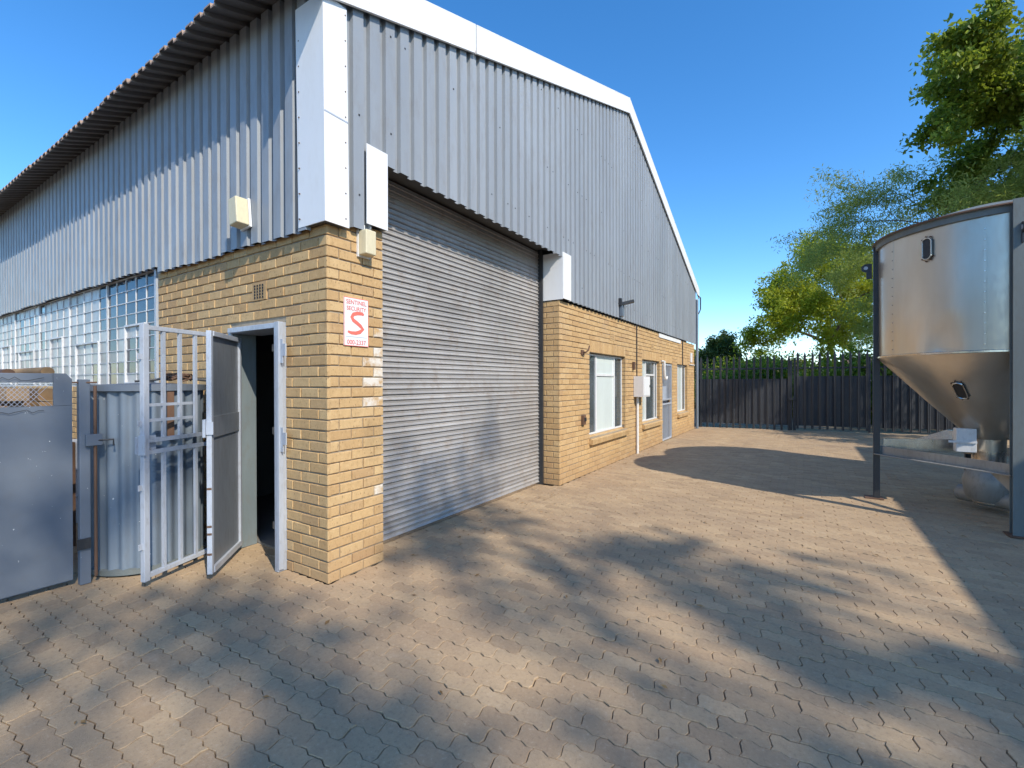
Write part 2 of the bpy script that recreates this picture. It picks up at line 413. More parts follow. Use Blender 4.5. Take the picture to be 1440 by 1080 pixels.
# long wall (faces +X)
OPEN3 = [(5.16, 7.05, .64, 2.07), (8.22, 9.72, .64, 2.07), (9.97, 11.03, 0, 2.06), (11.62, 13.0, .68, 2.07)]
prev = 4.01 + mr
for (a, b, z0, z1) in OPEN3:
    mb((-.23, prev, 0), (-mr, a - mr, BZ)); mb((-.23, a - mr, z1 + mr), (-mr, b + mr, BZ))
    if z0 > 0: mb((-.23, a - mr, 0), (-mr, b + mr, z0 - .12))
    prev = b + mr
mb((-.23, prev, 0), (-mr, WY - mr, BZ)); mb((-.38, 4.01 + mr, 0), (-.2305, 4.25, BZ))
wall = BW.build('brick_wall', 'mortar', WH)

BCACHE = {}
def brick_mesh(wd, ht, face, mat):
    key = (round(wd / .004), round(ht / .004), face, mat, random.randrange(3))
    if key in BCACHE: return BCACHE[key]
    b = B(); h, e = ht / 2, wd / 2; bv = .004
    j = lambda: random.uniform(-.0012, .0012)
    # local: u across, depth d (0 = face, + = into wall), v up
    ring = lambda uu, vv, d: [(-uu + j(), d, -vv + j()), (uu + j(), d, -vv + j()), (uu + j(), d, vv + j()), (-uu + j(), d, vv + j())]
    vs = ring(e, h, .03) + ring(e, h, bv + .001) + ring(e - bv, h - bv, 0)
    fs = [(8, 9, 10, 11)] + [(i, (i + 1) % 4, 4 + (i + 1) % 4, 4 + i) for i in range(4)] + [(4 + i, 4 + (i + 1) % 4, 8 + (i + 1) % 4, 8 + i) for i in range(4)]
    if face == 'L': pts = vs                                     # faces -Y, u = +X
    elif face == 'R': pts = [(-d, u, v) for u, d, v in vs]       # faces +X, u = +Y
    b.add(pts, fs); me = b.mesh('brick', mat); BCACHE[key] = me; return me
BR = []        # (centre, width, height, face, mat)
def course_bricks(u0, u1, start, holes):
    """intervals [a,b] along a course"""
    out = []; x = start
    while x < u1 - 1e-6:
        a, b = max(x, u0), min(x + .222, u1); x += .232
        segs = [(a, b)]
        for (h0, h1) in holes:
            n = []
            for s0, s1 in segs:
                if s1 <= h0 or s0 >= h1: n.append((s0, s1)); continue
                if s0 < h0 - .012: n.append((s0, h0 - .0))
                if s1 > h1 + .012: n.append((h1 + .0, s1))
            segs = n
        out += [(s0, s1) for s0, s1 in segs if s1 - s0 > .03]
    return out
for k in range(33):
    z = k * CO + CO / 2 + .001; odd = k % 2
    zl, zh = k * CO, (k + 1) * CO
    # left wall, measured t = -X from the corner
    holes = []
    if zl < 2.075 - .03: holes.append((.55, 1.45))
    if k in (27, 28): holes.append((.835, 1.07))
    for a, b in course_bricks(0, 3.0, -.116 if odd else 0, holes):
        if odd and a == 0: b = .106
        BR.append(((-(a + b) / 2, 0, z), b - a, .074, 'L', 'brick'))
    # corner pier, right face; header and stretcher swapped
    for a, b in course_bricks(0, .56, 0 if odd else -.116, []):
        if not odd and a == 0: b = .106
        wht = .30 < (a + b) / 2 and 1.28 < z < 2.05 and random.random() < (.95 if 1.55 < z < 1.95 else .5) and (a + b) / 2 > .38
        BR.append(((0, (a + b) / 2, z), b - a, .074, 'R', 'brick_white' if wht or (k in (7, 14) and a > .4) else 'brick'))
    # jamb of the second wall (faces -Y at Y=4.01)
    for a, b in course_bricks(0, .36, 0 if not odd else -.116, []):
        if odd and a == 0: b = .106
        BR.append(((-(a + b) / 2, 4.01, z), b - a, .074, 'L', 'brick'))
    # long wall
    holes = []
    for (y0, y1, z0, z1) in OPEN3:
        lo = z0 - .12 if z0 > 0 else -1
        if zl < z1 + .01 and zh > lo + .02: holes.append((y0, y1))
        elif z1 + .01 <= zl < z1 + .20: holes.append((y0 - .001, y1 + .001))
    for a, b in course_bricks(4.01, WY, 4.01 + (-.116 if not odd else 0), holes):
        if not odd and abs(a - 4.01) < 1e-6: b = 4.01 + .106
        BR.append(((0, (a + b) / 2, z), b - a, .074, 'R', 'brick'))
    if k < 18:
        for a, b in course_bricks(3.0, 9.0, 3.0 + (-.116 if odd else 0), []):
            BR.append(((-(a + b) / 2, 0, z), b - a, .074, 'L', 'brick'))
    # window and door jambs that face back towards the street (-Y)
    for (y0, y1, z0, z1) in OPEN3:
        if z0 < zl + .03 and zh < z1 + .03:
            BR.append(((-.056 if odd else -.056, y1, z), .106, .074, 'L', 'brick'))
# pier top course under the flashing
for a, b in ((0, .222), (.232, .454), (.464, .56)): BR.append(((0, (a + b) / 2, BZ + .043), b - a, .074, 'R', 'brick'))
for a, b in ((0, .106), (.116, .338), (.348, .55)): BR.append(((-(a + b) / 2, 0, BZ + .043), b - a, .074, 'L', 'brick'))
for (y0, y1, z0, z1) in OPEN3:                                  # soldier courses over the openings
    n = round((y1 - y0) / .0845); p = (y1 - y0) / n; top = (math.ceil((z1 + .19) / CO)) * CO
    for i in range(n): BR.append(((0, y0 + (i + .5) * p, (z1 + .012 + top) / 2), p - .011, top - z1 - .022, 'R', 'brick'))
def area(b):
    p = project(b[0]); vis = p is not None and -5 < p[0] < 1445 and -5 < p[1] < 1085
    if not vis: return 0
    v = Vector(b[0]) - CAM; n = Vector((0, -1, 0)) if b[3] == 'L' else Vector((1, 0, 0))
    hid = b[0][0] < -1.5 and b[0][2] < 1.5                       # behind tank and gates
    return 0 if hid else b[1] * b[2] * max(0, -v.dot(n)) / v.length ** 3
BR.sort(key=area, reverse=True)
rest = B()
for i, (c, wd, ht, face, mt) in enumerate(BR):
    me = brick_mesh(wd, ht, face, mt)
    dj = random.uniform(-.0025, .0025); zj = random.uniform(-.002, .002)
    loc = (c[0], c[1] + dj, c[2] + zj) if face == 'L' else (c[0] + dj, c[1], c[2] + zj)
    if i < 300: place('brick', me, loc, wall)
    else:
        rest.add([(v.co.x + loc[0], v.co.y + loc[1], v.co.z + loc[2]) for v in me.vertices], [tuple(p.vertices) for p in me.polygons])
o = rest.build('brick_courses', 'brick', wall); tag(o, kind='stuff')

# air brick
ab = B().box((-1.065, -.002, 27 * CO + .005), (-.84, .02, 29 * CO - .005)); ab = ab.build('air_brick', 'brick', WH)
h = B()
for i in range(4):
    for j in range(5): h.box((-1.025 + i * .042, -.006, 27 * CO + .022 + j * .026), (-1.007 + i * .042, .0, 27 * CO + .038 + j * .026))
tag(h.build('vent_holes', 'black', ab), kind='stuff')
# two flush vents high on the long wall
for y in (6.15, 8.9):
    v = B().box((.0, y, 2.36), (.006, y + .24, 2.52)).build('air_brick', 'brick', WH)
    h = B(); [h.box((.004, y + .03 + i * .05, 2.385 + j * .04), (.0075, y + .05 + i * .05, 2.405 + j * .04)) for i in range(4) for j in range(3)]
    tag(h.build('vent_holes', 'rust', v), kind='stuff')

# ---- corrugated cladding --------------------------------------
PIT_, DEP = .1715, .037
def rib_profile(u0, n=4):
    pts = []
    for i in range(n):
        b = u0 + i * PIT_
        pts += [(b, 0), (b + .008, DEP), (b + .112, DEP), (b + .120, 0)]
    pts.append((u0 + n * PIT_ + .02, 0)); return pts
SHW = PIT_ * 4
lw = B().box((LX, .0, 2.86), (-.3, .1, 4.6)).build('side_cladding', 'dark_room', WH)    # framing girts behind the sheets
nsh = int(-LX / SHW)
for i in range(nsh):
    b = B(); pr_ = rib_profile(.17 + i * SHW); vs = []
    zb = 2.82 + (.012 if i % 2 else 0) - (.05 if i * SHW < 2.6 else -.03)
    for u, d in pr_: vs += [(-u, -.022 - d - (i % 2) * .0015, zb), (-u, -.022 - d - (i % 2) * .0015, roofz(-.04) - .01)]
    n = len(pr_); b.add(vs, [(2 * k, 2 * k + 1, 2 * k + 3, 2 * k + 2) for k in range(n - 1)])
    b.build('cladding_sheet', 'clad', lw)
# gable end
gp = [(.0, .30, 3.62), (.0, WY - .1, 3.62), (.0, WY - .1, roofz(WY - .1) - .2), (.0, RID, roofz(RID) - .2), (.0, .3, roofz(.3) - .2)]
gw = B().prism([(-.06, y, z) for _, y, z in gp], (.06, 0, 0)).build('gable_cladding', 'dark_room', WH)
OPY = (.45, 4.15)
for i in range(int(WY / SHW) + 1):
    pr_ = rib_profile(.03 + i * SHW); pr_ = [(u, d) for u, d in pr_ if u < WY]
    if len(pr_) < 3: continue
    b = B(); vs = []
    for u, d in pr_:
        zb = 3.455 if OPY[0] < u < OPY[1] else 2.825
        x = .018 + d + (i % 2) * .0015
        vs += [(x, u, zb), (x, u, roofz(u) - .10)]
    n = len(pr_); b.add(vs, [(2 * k + 2, 2 * k + 3, 2 * k + 1, 2 * k) for k in range(n - 1)])
    b.build('cladding_sheet', 'clad', gw)
# a row of fixing screws on the gable rails
sc = B()
for z in (3.1, 3.75, 4.6, 5.6, 6.6):
    for i in range(80):
        y = .03 + i * PIT_ + .064
        if y > WY - .1 or z > roofz(y) - .3 or (z < 3.45 and OPY[0] < y < OPY[1]): continue
        if random.random() < .4: sc.box((.0545, y - .006, z - .006), (.061, y + .006, z + .006))
tag(sc.build('fixing_screws', 'dark', gw), kind='stuff')
# roof sheets, both slopes
rf = B().box((LX, RID - .2, roofz(RID) + .0), (.0, RID + .2, roofz(RID) + .06)).build('roof', 'roof', WH)
EV = -.38
for i in range(nsh + 1):
    pr_ = rib_profile(-.09 + i * SHW)
    for side in (0, 1):
        b = B(); vs = []; ya, yb = (EV, RID) if side == 0 else (WY - EV, RID)
        jit = random.uniform(-.012, .012)
        for u, d in pr_:
            for y in (ya + jit, yb):
                z = roofz(y) + d + (i % 2) * .002
                vs += [(-u, y, z), (-u, y, z + .006)]
        n = len(pr_); fs = []
        for k in range(n - 1):
            a = 4 * k
            fs += [(a, a + 2, a + 6, a + 4), (a + 1, a + 5, a + 7, a + 3)]
        s = b.add(vs, fs).build('roof_sheet', 'roof', rf)
        if side == 0:
            e = B(); ev = []
            for u, d in pr_:
                z = roofz(ya) + d + (i % 2) * .002; ev += [(-u, ya + jit - .003, z - .005), (-u, ya + jit - .003, z + .010), (-u, ya + jit + .05, z + .012 + .0183)]
            n = len(pr_); e.add(ev, [(3 * k, 3 * k + 1, 3 * k + 4, 3 * k + 3) for k in range(n - 1)] + [(3 * k + 1, 3 * k + 2, 3 * k + 5, 3 * k + 4) for k in range(n - 1)])
            e.build('sheet_edge', 'roofedge', rf)
# white barge boards along the gable
def barge(y0, y1, nm='barge_board'):
    b = B(); zl = lambda y: roofz(y) - .245; zt = lambda y: roofz(y) + .055
    b.add([(.075, y0, zl(y0)), (.075, y1, zl(y1)), (.075, y1, zt(y1)), (.075, y0, zt(y0)), (.10, y0, zl(y0)), (.10, y1, zl(y1)), (.10, y1, zt(y1)), (.10, y0, zt(y0))],
          [(0, 3, 2, 1), (4, 5, 6, 7), (0, 1, 5, 4), (2, 3, 7, 6), (1, 2, 6, 5), (3, 0, 4, 7)])
    b.add([(-.16, y0, zt(y0) + .001), (-.16, y1, zt(y1) + .001), (.101, y1, zt(y1) + .001), (.101, y0, zt(y0) + .001), (-.16, y0, zt(y0) + .012), (-.16, y1, zt(y1) + .012), (.101, y1, zt(y1) + .012), (.101, y0, zt(y0) + .012)],
          [(0, 1, 2, 3), (7, 6, 5, 4), (0, 4, 5, 1), (2, 6, 7, 3), (1, 5, 6, 2), (3, 7, 4, 0)])
    b.build(nm, 'barge', WH)
barge(EV - .02, 1.795); barge(1.812, RID - .0); barge(RID + .002, 10.6); barge(10.61, WY + .38)
# corner flashing and white wraps
cf = B(); P0 = [(.066, -.062), (.066, .158), (.058, .158), (.058, -.054), (-.27, -.054), (-.27, -.062)]; P1 = [(.066, -.075), (.066, .140), (.058, .140), (.058, -.067), (-.28, -.067), (-.28, -.075)]
cf.add([(x, y, 2.795) for x, y in P0] + [(x, y, 4.515) for x, y in P1], [(0, 1, 7, 6), (1, 2, 8, 7), (2, 3, 9, 8), (3, 4, 10, 9), (4, 5, 11, 10), (5, 0, 6, 11), (5, 4, 3, 2, 1, 0)]); cf.build('corner_flashing', 'white', WH)
B().box((.0, -.052, 2.80), (.043, .14, 4.45)).box((-.32, -.052, 2.80), (0, -.02, 4.6)).build('corner_packing', 'dark_room', WH)
fx = B()
for i in range(9):
    zz = 2.86 + i * .2
    fx.tube([(.065, .125, zz), (.070, .125, zz)], .006, 6); fx.tube([(-.245, -.064, zz), (-.245, -.074, zz)], .006, 6)
tag(fx.build('flashing_rivets', 'rust', WH), kind='stuff')
B().box((.0665, -.066, 3.62), (.0685, .150, 3.632)).build('lap_joint', 'galv', WH)
wr = B().box((.062, .330, 2.885), (.070, .557, 3.545)).box((-.30, .549, 2.885), (.0618, .557, 3.545)).build('jamb_flashing', 'white', WH)
B().box((.062, 4.0, 2.825), (.070, 4.28, 3.52)).box((-.345, 3.998, 2.815), (.0616, 4.008, 3.52)).build('jamb_flashing', 'white', WH)
# patched white strip below the cladding on the far half of the long wall
B().box((.004, 9.6, 2.70), (.02, 12.0, 2.80)).build('cover_strip', 'white', WH)

# ---- shell that closes the building ---------------------------
sh = B()
sh.box((LX, .10, 2.85), (-.4, .13, 4.72)); sh.box((LX - .1, .1, 0), (LX, WY, 4.8)); sh.box((LX, WY - .22, 0), (-.24, WY - .02, 4.7))
sh.box((-.12, .6, 3.62), (-.06, WY - .3, 4.65)); sh.box((-.9, .5, 3.60), (-.06, 4.2, 3.64))
sh.box((-.24, .32, 0), (-.22, .5, 2.8))
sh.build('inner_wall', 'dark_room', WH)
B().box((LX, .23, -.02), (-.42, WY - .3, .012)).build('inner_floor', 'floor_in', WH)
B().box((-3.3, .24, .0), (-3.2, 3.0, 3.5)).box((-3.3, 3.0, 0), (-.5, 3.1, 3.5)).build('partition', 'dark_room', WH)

# ---- roller shutter -------------------------------------------
rd = B().box((-.34, .555, 0), (-.27, .605, 3.6)).box((-.34, 3.965, 0), (-.27, 4.0, 3.6)).build('roller_door', 'dark', WH)
SP = .0545
sb = B(); prof = []
prof = [(-.354, 0), (-.334, .0015), (-.3285, .0055), (-.3285, .009), (-.334, .0155), (-.343, .0215), (-.3475, .026), (-.3475, .031), (-.342, .044), (-.343, .048), (-.354, .0505), (-.354, SP)]
vs = []
for x, z in prof: vs += [(x, -1.70, z), (x, 1.70, z)]
sb.add(vs, [(2 * k, 2 * k + 1, 2 * k + 3, 2 * k + 2) for k in range(len(prof) - 1)])
slat = sb.mesh('slat', 'shutter', smooth=True)
for i in range(65):
    o = place('slat', slat, (random.uniform(-.0012, .0012), 2.285, .03 + i * SP), rd, (0, random.uniform(-.006, .006), 0))
B().box((-.37, .6, .004), (-.325, 3.97, .035)).build('bottom_rail', 'sheet', rd)
B().box((-.44, .56, 3.42), (-.38, 4.0, 3.60)).build('drum_housing', 'rust', rd)

# ---- windows of the long wall ---------------------------------
def bars(b, x, y0, y1, z0, z1, n):
    for i in range(1, n): y = y0 + (y1 - y0) * i / n; b.box((x - .006, y - .006, z0), (x + .006, y + .006, z1))
def window(y0, y1, z0, z1, mull, tr, panes, nm='window'):
    X = -.10
    f = B(); t = .03
    f.box((X - .02, y0, z0), (X + .02, y0 + t, z1)); f.box((X - .02, y1 - t, z0), (X + .02, y1, z1))
    f.box((X - .02, y0 + t, z0), (X + .02, y1 - t, z0 + t)); f.box((X - .02, y0 + t, z1 - t), (X + .02, y1 - t, z1))
    W_ = f.build(nm, 'winframe', WH)
    fr = B()
    for y in mull: fr.box((X - .018, y - .022, z0 + t), (X + .022, y + .022, z1 - t))
    if tr: fr.box((X - .017, mull[0] + .022, tr - .02), (X + .021, mull[1] - .022, tr + .02))
    fr.build('mullion', 'winframe', W_)
    ys = [y0 + t] + list(mull) + [y1 - t]
    for i, mt in enumerate(panes):
        a, b_ = ys[i], ys[i + 1]
        zs = [(z0 + t, tr), (tr, z1 - t)] if tr and i == 1 else [(z0 + t, z1 - t)]
        for (za, zb) in zs: B().box((X - .004, a, za), (X + .002, b_, zb)).build('pane', mt, W_)
        if mt == 'glass':
            bb = B(); bars(bb, X - .05, a, b_, z0 + t, z1 - t, 3)
            for z in (z0 + .45, z0 + .9): bb.box((X - .056, a, z - .006), (X - .044, b_, z + .006))
            bb.build('burglar_bars', 'winframe', W_)
    # brick sill, one object for each sill brick
    n = max(3, round((y1 - y0) / .115)); p = (y1 - y0 + .06) / n
    sl = B().box((-.15, y0 - .02, z0 - .10), (.03, y1 + .02, z0 - .03)).build('sill', 'mortar', WH)
    for i in range(n):
        a = y0 - .03 + i * p + .004; b_ = a + p - .008
        B().prism([(-.09, a, z0 - .004), (.075, a, z0 - .065), (.06, a, z0 - .15), (-.09, a, z0 - .125)], (0, b_ - a, 0)).build('sill_brick', 'brick', sl)
    return W_
window(5.16, 7.05, .64, 2.07, (5.65, 6.60), 1.70, ('glass', 'frost', 'glass'))
window(8.22, 9.72, .64, 2.07, (8.75, 9.50), 1.74, ('frost', 'glass', 'glass'))
window(11.62, 13.0, .68, 2.07, (12.05, 12.6), None, ('glass', 'frost', 'glass'))
# side door with a barred gate
d2 = B().box((-.16, 9.98, .01), (-.12, 11.02, 2.05)).build('side_door', 'doorpanel', WH)
f = B(); X = -.03
for y in (10.0, 10.98): f.box((X - .02, y - .02, .02), (X + .02, y + .02, 2.05))
for z in (.04, .98, 1.1, 2.03): f.box((X - .018, 10.021, z - .02), (X + .018, 10.959, z + .02))
f.box((X - .012, 10.021, 1.1), (X - .008, 10.55, 1.45))
f.build('barred_gate', 'galv', d2)
for i in range(1, 8):
    y = 10.0 + i * .1225
    B().box((X - .008, y - .008, .06), (X + .008, y + .008, .96)).box((X - .008, y - .008, 1.12), (X + .008, y + .008, 2.01)).build('gate_bar', 'galv', d2)

# ---- long steel window on the left wall -----------------------
ZW0, ZW1, NR = 1.545, 2.85, 9
rh = (ZW1 - ZW0) / NR
x = -3.08; bay = 0; YG = .03
B().box((-3.078, -.012, 1.45), (-3.03, .055, 2.85)).build('window_jamb', 'galv', WH)
pm = {}
for mt in ('glass_blue', 'frost2', 'glass', 'frost'):
    b = B().box((-.1415, -.003, -.064), (.1415, .003, .064)); pm[mt] = b.mesh('pane', mt)
while x > LX + 2:
    wdt = 1.5; nc = 5; cw = wdt / nc
    f = B(); f.box((x - .022, YG - .02, ZW0), (x, YG + .02, ZW1)); f.box((x - wdt + .0005, YG - .02, ZW0), (x - wdt + .02, YG + .02, ZW1))
    f.box((x - wdt + .02, YG - .02, ZW0 - .03), (x - .022, YG + .03, ZW0)); f.box((x - wdt + .02, YG - .02, ZW1), (x - .022, YG + .02, ZW1 + .02))
    W_ = f.build('steel_window', 'oldframe', WH)
    gb = B()
    for c in range(1, nc): gb.box((x - c * cw - .0055, YG - .012, ZW0), (x - c * cw + .0055, YG + .012, ZW1))
    for r_ in range(1, NR): gb.box((x - wdt + .02, YG - .0115, ZW0 + r_ * rh - .0055), (x - .022, YG + .0115, ZW0 + r_ * rh + .0055))
    # heavier frame of the opening lights
    c0, c1, r0, r1 = (1, 3, 0, 5) if bay % 2 == 0 else (1, 4, 0, 4)
    xa, xb, za, zb = x - c1 * cw, x - c0 * cw, ZW0 + .01, ZW0 + r1 * rh
    gb.box((xa - .011, YG - .03, za), (xa + .011, YG + .018, zb)); gb.box((xb - .011, YG - .03, za), (xb + .011, YG + .018, zb))
    gb.box((xa + .011, YG - .03, zb - .011), (xb - .011, YG + .018, zb + .011)); gb.box((xa + .011, YG - .03, za), (xb - .011, YG + .018, za + .025))
    gb.build('glazing_bars', 'oldframe', W_)
    stuff = B()
    for c in range(nc):
        for r_ in range(NR):
            u = random.random()
            if bay == 0: mt = 'glass_blue' if (r_ >= 5 or c == 0) else ('glass_blue' if u < .55 else 'frost2')  # upper panes of the first bay take the painted sky reflection
            elif bay == 1: mt = 'glass_blue' if (c == 0 and r_ > 4) else ('frost2' if u < .9 else 'glass')
            else: mt = 'frost2' if u < .88 else ('glass' if u < .95 else 'glass_blue')
            px_, pz = x - (c + .5) * cw, ZW0 + (r_ + .5) * rh
            if bay < 6: place('pane', pm[mt], (px_, YG, pz), W_, (random.uniform(-.02, .02), 0, random.uniform(-.015, .015)))
            else: stuff.box((px_ - .1415, YG - .003, pz - .064), (px_ + .1415, YG + .003, pz + .064))
    if stuff.v: o = stuff.build('panes', 'frost2', W_)
    x -= wdt; bay += 1

# ---- pedestrian door: frame, sheet door, barred gate ----------
df = B()
df.box((-.60, -.075, 0), (-.552, .26, 2.075)); df.box((-1.448, -.02, 0), (-1.40, .0, 2.075)); df.box((-1.3995, -.05, 2.03), (-.6005, .26, 2.075))
df.box((-.552, -.075, 0.02), (-.535, -.03, 2.075)); DF = df.build('door_frame', 'galv', WH, bevel=.004)
B().box((-1.447, .0005, 0), (-1.401, .215, 2.07)).build('door_reveal', 'jamb', WH)
for z in (.38, 1.17, 1.86): B().box((-.635, -.07, z - .03), (-.6005, -.045, z + .03)).build('strike_plate', 'sheet', DF)
for z in (1.10, 1.83): B().box((-.534, -.06, z - .10), (-.50, -.052, z + .10)).box((-.498, -.06, z - .04), (-.46, -.05, z + .06)).build('hasp', 'galv', DF)
H = Vector((-1.43, -.02, 0))
def leafpt(dirv, u, z, off=0):
    nrm = Vector((-dirv.y, dirv.x, 0)); return H + dirv * u + nrm * off + Vector((0, 0, z))
# sheet-metal door leaf
HG = H; H = Vector((-1.352, .03, 0)); dd = Vector((.49, -.478, 0)).normalized()
def lb(bd, u0, u1, z0, z1, o0, o1, dirv):
    P = [leafpt(dirv, u, z, o) for u, o, z in ((u0, o0, z0), (u1, o0, z0), (u1, o1, z0), (u0, o1, z0), (u0, o0, z1), (u1, o0, z1), (u1, o1, z1), (u0, o1, z1))]
    bd.add(P, [(0, 3, 2, 1), (4, 5, 6, 7), (0, 1, 5, 4), (1, 2, 6, 5), (2, 3, 7, 6), (3, 0, 4, 7)])
LW = .69
D = B(); lb(D, .04, LW - .04, .09, 1.96, -.006, .002, dd); D = D.build('sheet_door', 'doorpanel', WH, label='dark grey steel sheet door leaf standing ajar')
fr = B(); lb(fr, 0, .04, 0.05, 1.985, -.02, .022, dd); lb(fr, LW - .04, LW, .05, 1.985, -.022, .016, dd)
lb(fr, .041, LW - .041, .05, .10, -.02, .022, dd); lb(fr, .041, LW - .041, 1.945, 1.985, -.02, .022, dd)
fr.build('leaf_frame', 'galv', D, bevel=.003)
rb = B(); lb(rb, .041, LW - .041, 1.13, 1.30, .0025, .012, dd); rb.build('lock_rail', 'doorpanel', D)
r2 = B(); lb(r2, .041, LW - .041, 1.12, 1.135, -.0225, -.0065, dd); lb(r2, .041, LW - .041, 1.30, 1.312, -.0225, -.0065, dd); lb(r2, .36, .372, 1.32, 1.94, -.012, -.0065, dd)
r2.build('stiffener', 'galv', D)
lk = B(); lb(lk, LW - .13, LW + .02, 1.14, 1.28, -.042, -.0225, dd); lb(lk, LW - .005, LW + .012, 1.16, 1.26, -.021, .03, dd); lk.build('lock_box', 'galv', D)
lb2 = B(); lb(lb2, LW - .10, LW - .02, 1.155, 1.265, -.049, -.0425, dd); lb2.build('rusty_lock_plate', 'rust', D)
hd = B(); P = [leafpt(dd, LW - .16, 1.24, -.02), leafpt(dd, LW - .16, 1.24, -.07), leafpt(dd, LW - .29, 1.25, -.07)]; hd.tube(P, .009, 6); hd.build('handle', 'sheet', D)
hb = B(); P = [leafpt(dd, LW - .20, 1.12, -.03), leafpt(dd, LW - .35, 1.0, -.05), leafpt(dd, LW - .36, .93, -.03)]; hb.tube(P, .005, 6); hb.build('hook', 'dark', D)
for z in (.20, .36, .42, .72): B().add([leafpt(dd, LW + .001, z, -.02), leafpt(dd, LW + .001, z, .014), leafpt(dd, LW + .001, z + .018, .014), leafpt(dd, LW + .001, z + .018, -.02)], [(0, 1, 2, 3)]).build('rust_patch', 'rust', D)
# barred gate leaf
H = HG; gd = Vector((.30, -.80, 0)).normalized(); GWD = .83
G = B(); lb(G, 0, .035, .07, 2.01, -.016, .016, gd); lb(G, GWD - .045, GWD, .05, 2.025, -.02, .02, gd)
lb(G, .0355, GWD - .0455, .07, .105, -.016, .016, gd); lb(G, .0355, GWD - .0455, 1.98, 2.015, -.016, .016, gd)
G = G.build('barred_gate', 'galv', WH, bevel=.003, label='light grey barred steel gate leaf swung outwards')
for z in (1.035, 1.125): b = B(); lb(b, .036, GWD - .046, z - .015, z + .015, -.015, .015, gd); b.build('cross_bar', 'galv', G)
for z in (1.28, 1.40): b = B(); lb(b, GWD - .43, GWD - .046, z - .011, z + .011, -.012, .012, gd); b.build('cross_bar', 'galv', G)
for i in range(5):
    u = GWD - .175 - i * .145
    if u < .06: break
    b = B(); lb(b, u - .012, u + .012, 1.141, 1.979, -.0115, .0115, gd); b.build('gate_bar', 'galv', G)
    b = B(); lb(b, u - .012, u + .012, .106, 1.019, -.0115, .0115, gd); b.build('gate_bar', 'galv', G)
lk = B(); lb(lk, GWD - .13, GWD + .025, 1.03, 1.16, -.034, -.021, gd); lb(lk, GWD - .0, GWD + .012, 1.02, 1.17, -.02, .04, gd); lk.build('lock_box', 'galv', G)
for z in (.30, .75, 1.24, 1.75): b = B(); lb(b, GWD, GWD + .03, z, z + .045, -.004, .004, gd); b.build('hinge_tab', 'galv', G)
for z in (.35, 1.7): B().tube([H + Vector((0, 0, z)), H + Vector((0, 0, z + .12))], .016, 8).build('hinge', 'dark', G)

# ---- rainwater goods at the far corner ------------------------
B().tube([(.08, WY + .06, 0), (.08, WY + .06, 4.3)], .045, 10).build('downpipe', 'corr', WH, smooth=True)
B().box((.03, WY + .12, 0), (.09, WY + .17, 4.35)).build('corner_trim', 'white', WH)
g_ = B().tube([(.1, WY + .1, 4.45), (.1, WY + .55, 4.45), (.1, WY + .55, 4.05), (.1, WY + .30, 3.9), (.1, WY + .18, 3.85)], .02, 6).build('gutter_bracket', 'dark', WH)

# ================================================================= THINGS ON THE WALLS
def textmesh(s, size, sx=1, shear=0, ext=.0008):
    c = bpy.data.curves.new('t', 'FONT'); c.body = s; c.size = size; c.extrude = ext; c.align_x = 'CENTER'; c.shear = shear
    o = bpy.data.objects.new('t', c); me = bpy.data.meshes.new_from_object(o)
    bpy.data.objects.remove(o); bpy.data.curves.remove(c)
    for v in me.vertices: v.co.x *= sx
    return me
SG = thing('security_sign', (.008, .27, 1.87), 'small white and red security company sign fixed to the corner brick pier', 'sign')
sy0, sy1, sz0, sz1 = .147, .393, 1.868, 2.262
B().box((.003, sy0, sz0), (.009, sy1, sz1)).build('board', 'white', SG)
ed = B(); e = .005
ed.box((.0091, sy0, sz0), (.0098, sy0 + e, sz1)); ed.box((.0091, sy1 - e, sz0), (.0098, sy1, sz1)); ed.box((.0091, sy0 + e, sz0), (.0098, sy1 - e, sz0 + e)); ed.box((.0091, sy0 + e, sz1 - e), (.0098, sy1 - e, sz1))
ed.build('border', 'coral', SG)
def put_text(s, size, cy, cz, mt, sx=1, shear=0, bold=0):
    me = textmesh(s, size, sx, shear); me.materials.append(M[mt])
    o = bpy.data.objects.new('lettering', me); COL.objects.link(o); o.parent = SG
    o.matrix_local = Matrix.Translation(Vector((.0105, cy, cz)) - ORG[SG]) @ Matrix(((0, 0, 1, 0), (1, 0, 0, 0), (0, 1, 0, 0), (0, 0, 0, 1)))
put_text('SENTINEL', .050, .27, 2.208, 'red', .93); put_text('SECURITY', .047, .27, 2.158, 'red', .93)
put_text('000-2337', .052, .27, 1.882, 'red', .95)
# the big slanted S as a ribbon
pts = [(.075, .078), (.06, .09), (.01, .088), (-.03, .075), (-.045, .05), (-.03, .025), (.005, .005), (.04, -.018), (.066, -.045), (.035, -.072), (-.005, -.085), (-.05, -.085), (-.085, -.075)]
wds = [.012, .017, .019, .019, .019, .019, .019, .019, .019, .019, .018, .016, .010]
sb = B(); vs = []
for i, (a, b_) in enumerate(pts):
    p0, p1 = pts[max(0, i - 1)], pts[min(len(pts) - 1, i + 1)]
    t = Vector((p1[0] - p0[0], p1[1] - p0[1])).normalized(); nn = Vector((-t.y, t.x)) * wds[i] * .82
    for sgn in (1, -1): vs.append((.0104, .268 + a * 1.0 + nn.x * sgn, 2.055 + b_ * .95 + nn.y * sgn))
sb.add(vs, [(2 * k, 2 * k + 1, 2 * k + 3, 2 * k + 2) for k in range(len(pts) - 1)]).build('letter_s', 'coral', SG)
B().box((.0092, .165, 1.940), (.0096, .375, 1.945)).build('rule', 'greyprint', SG)

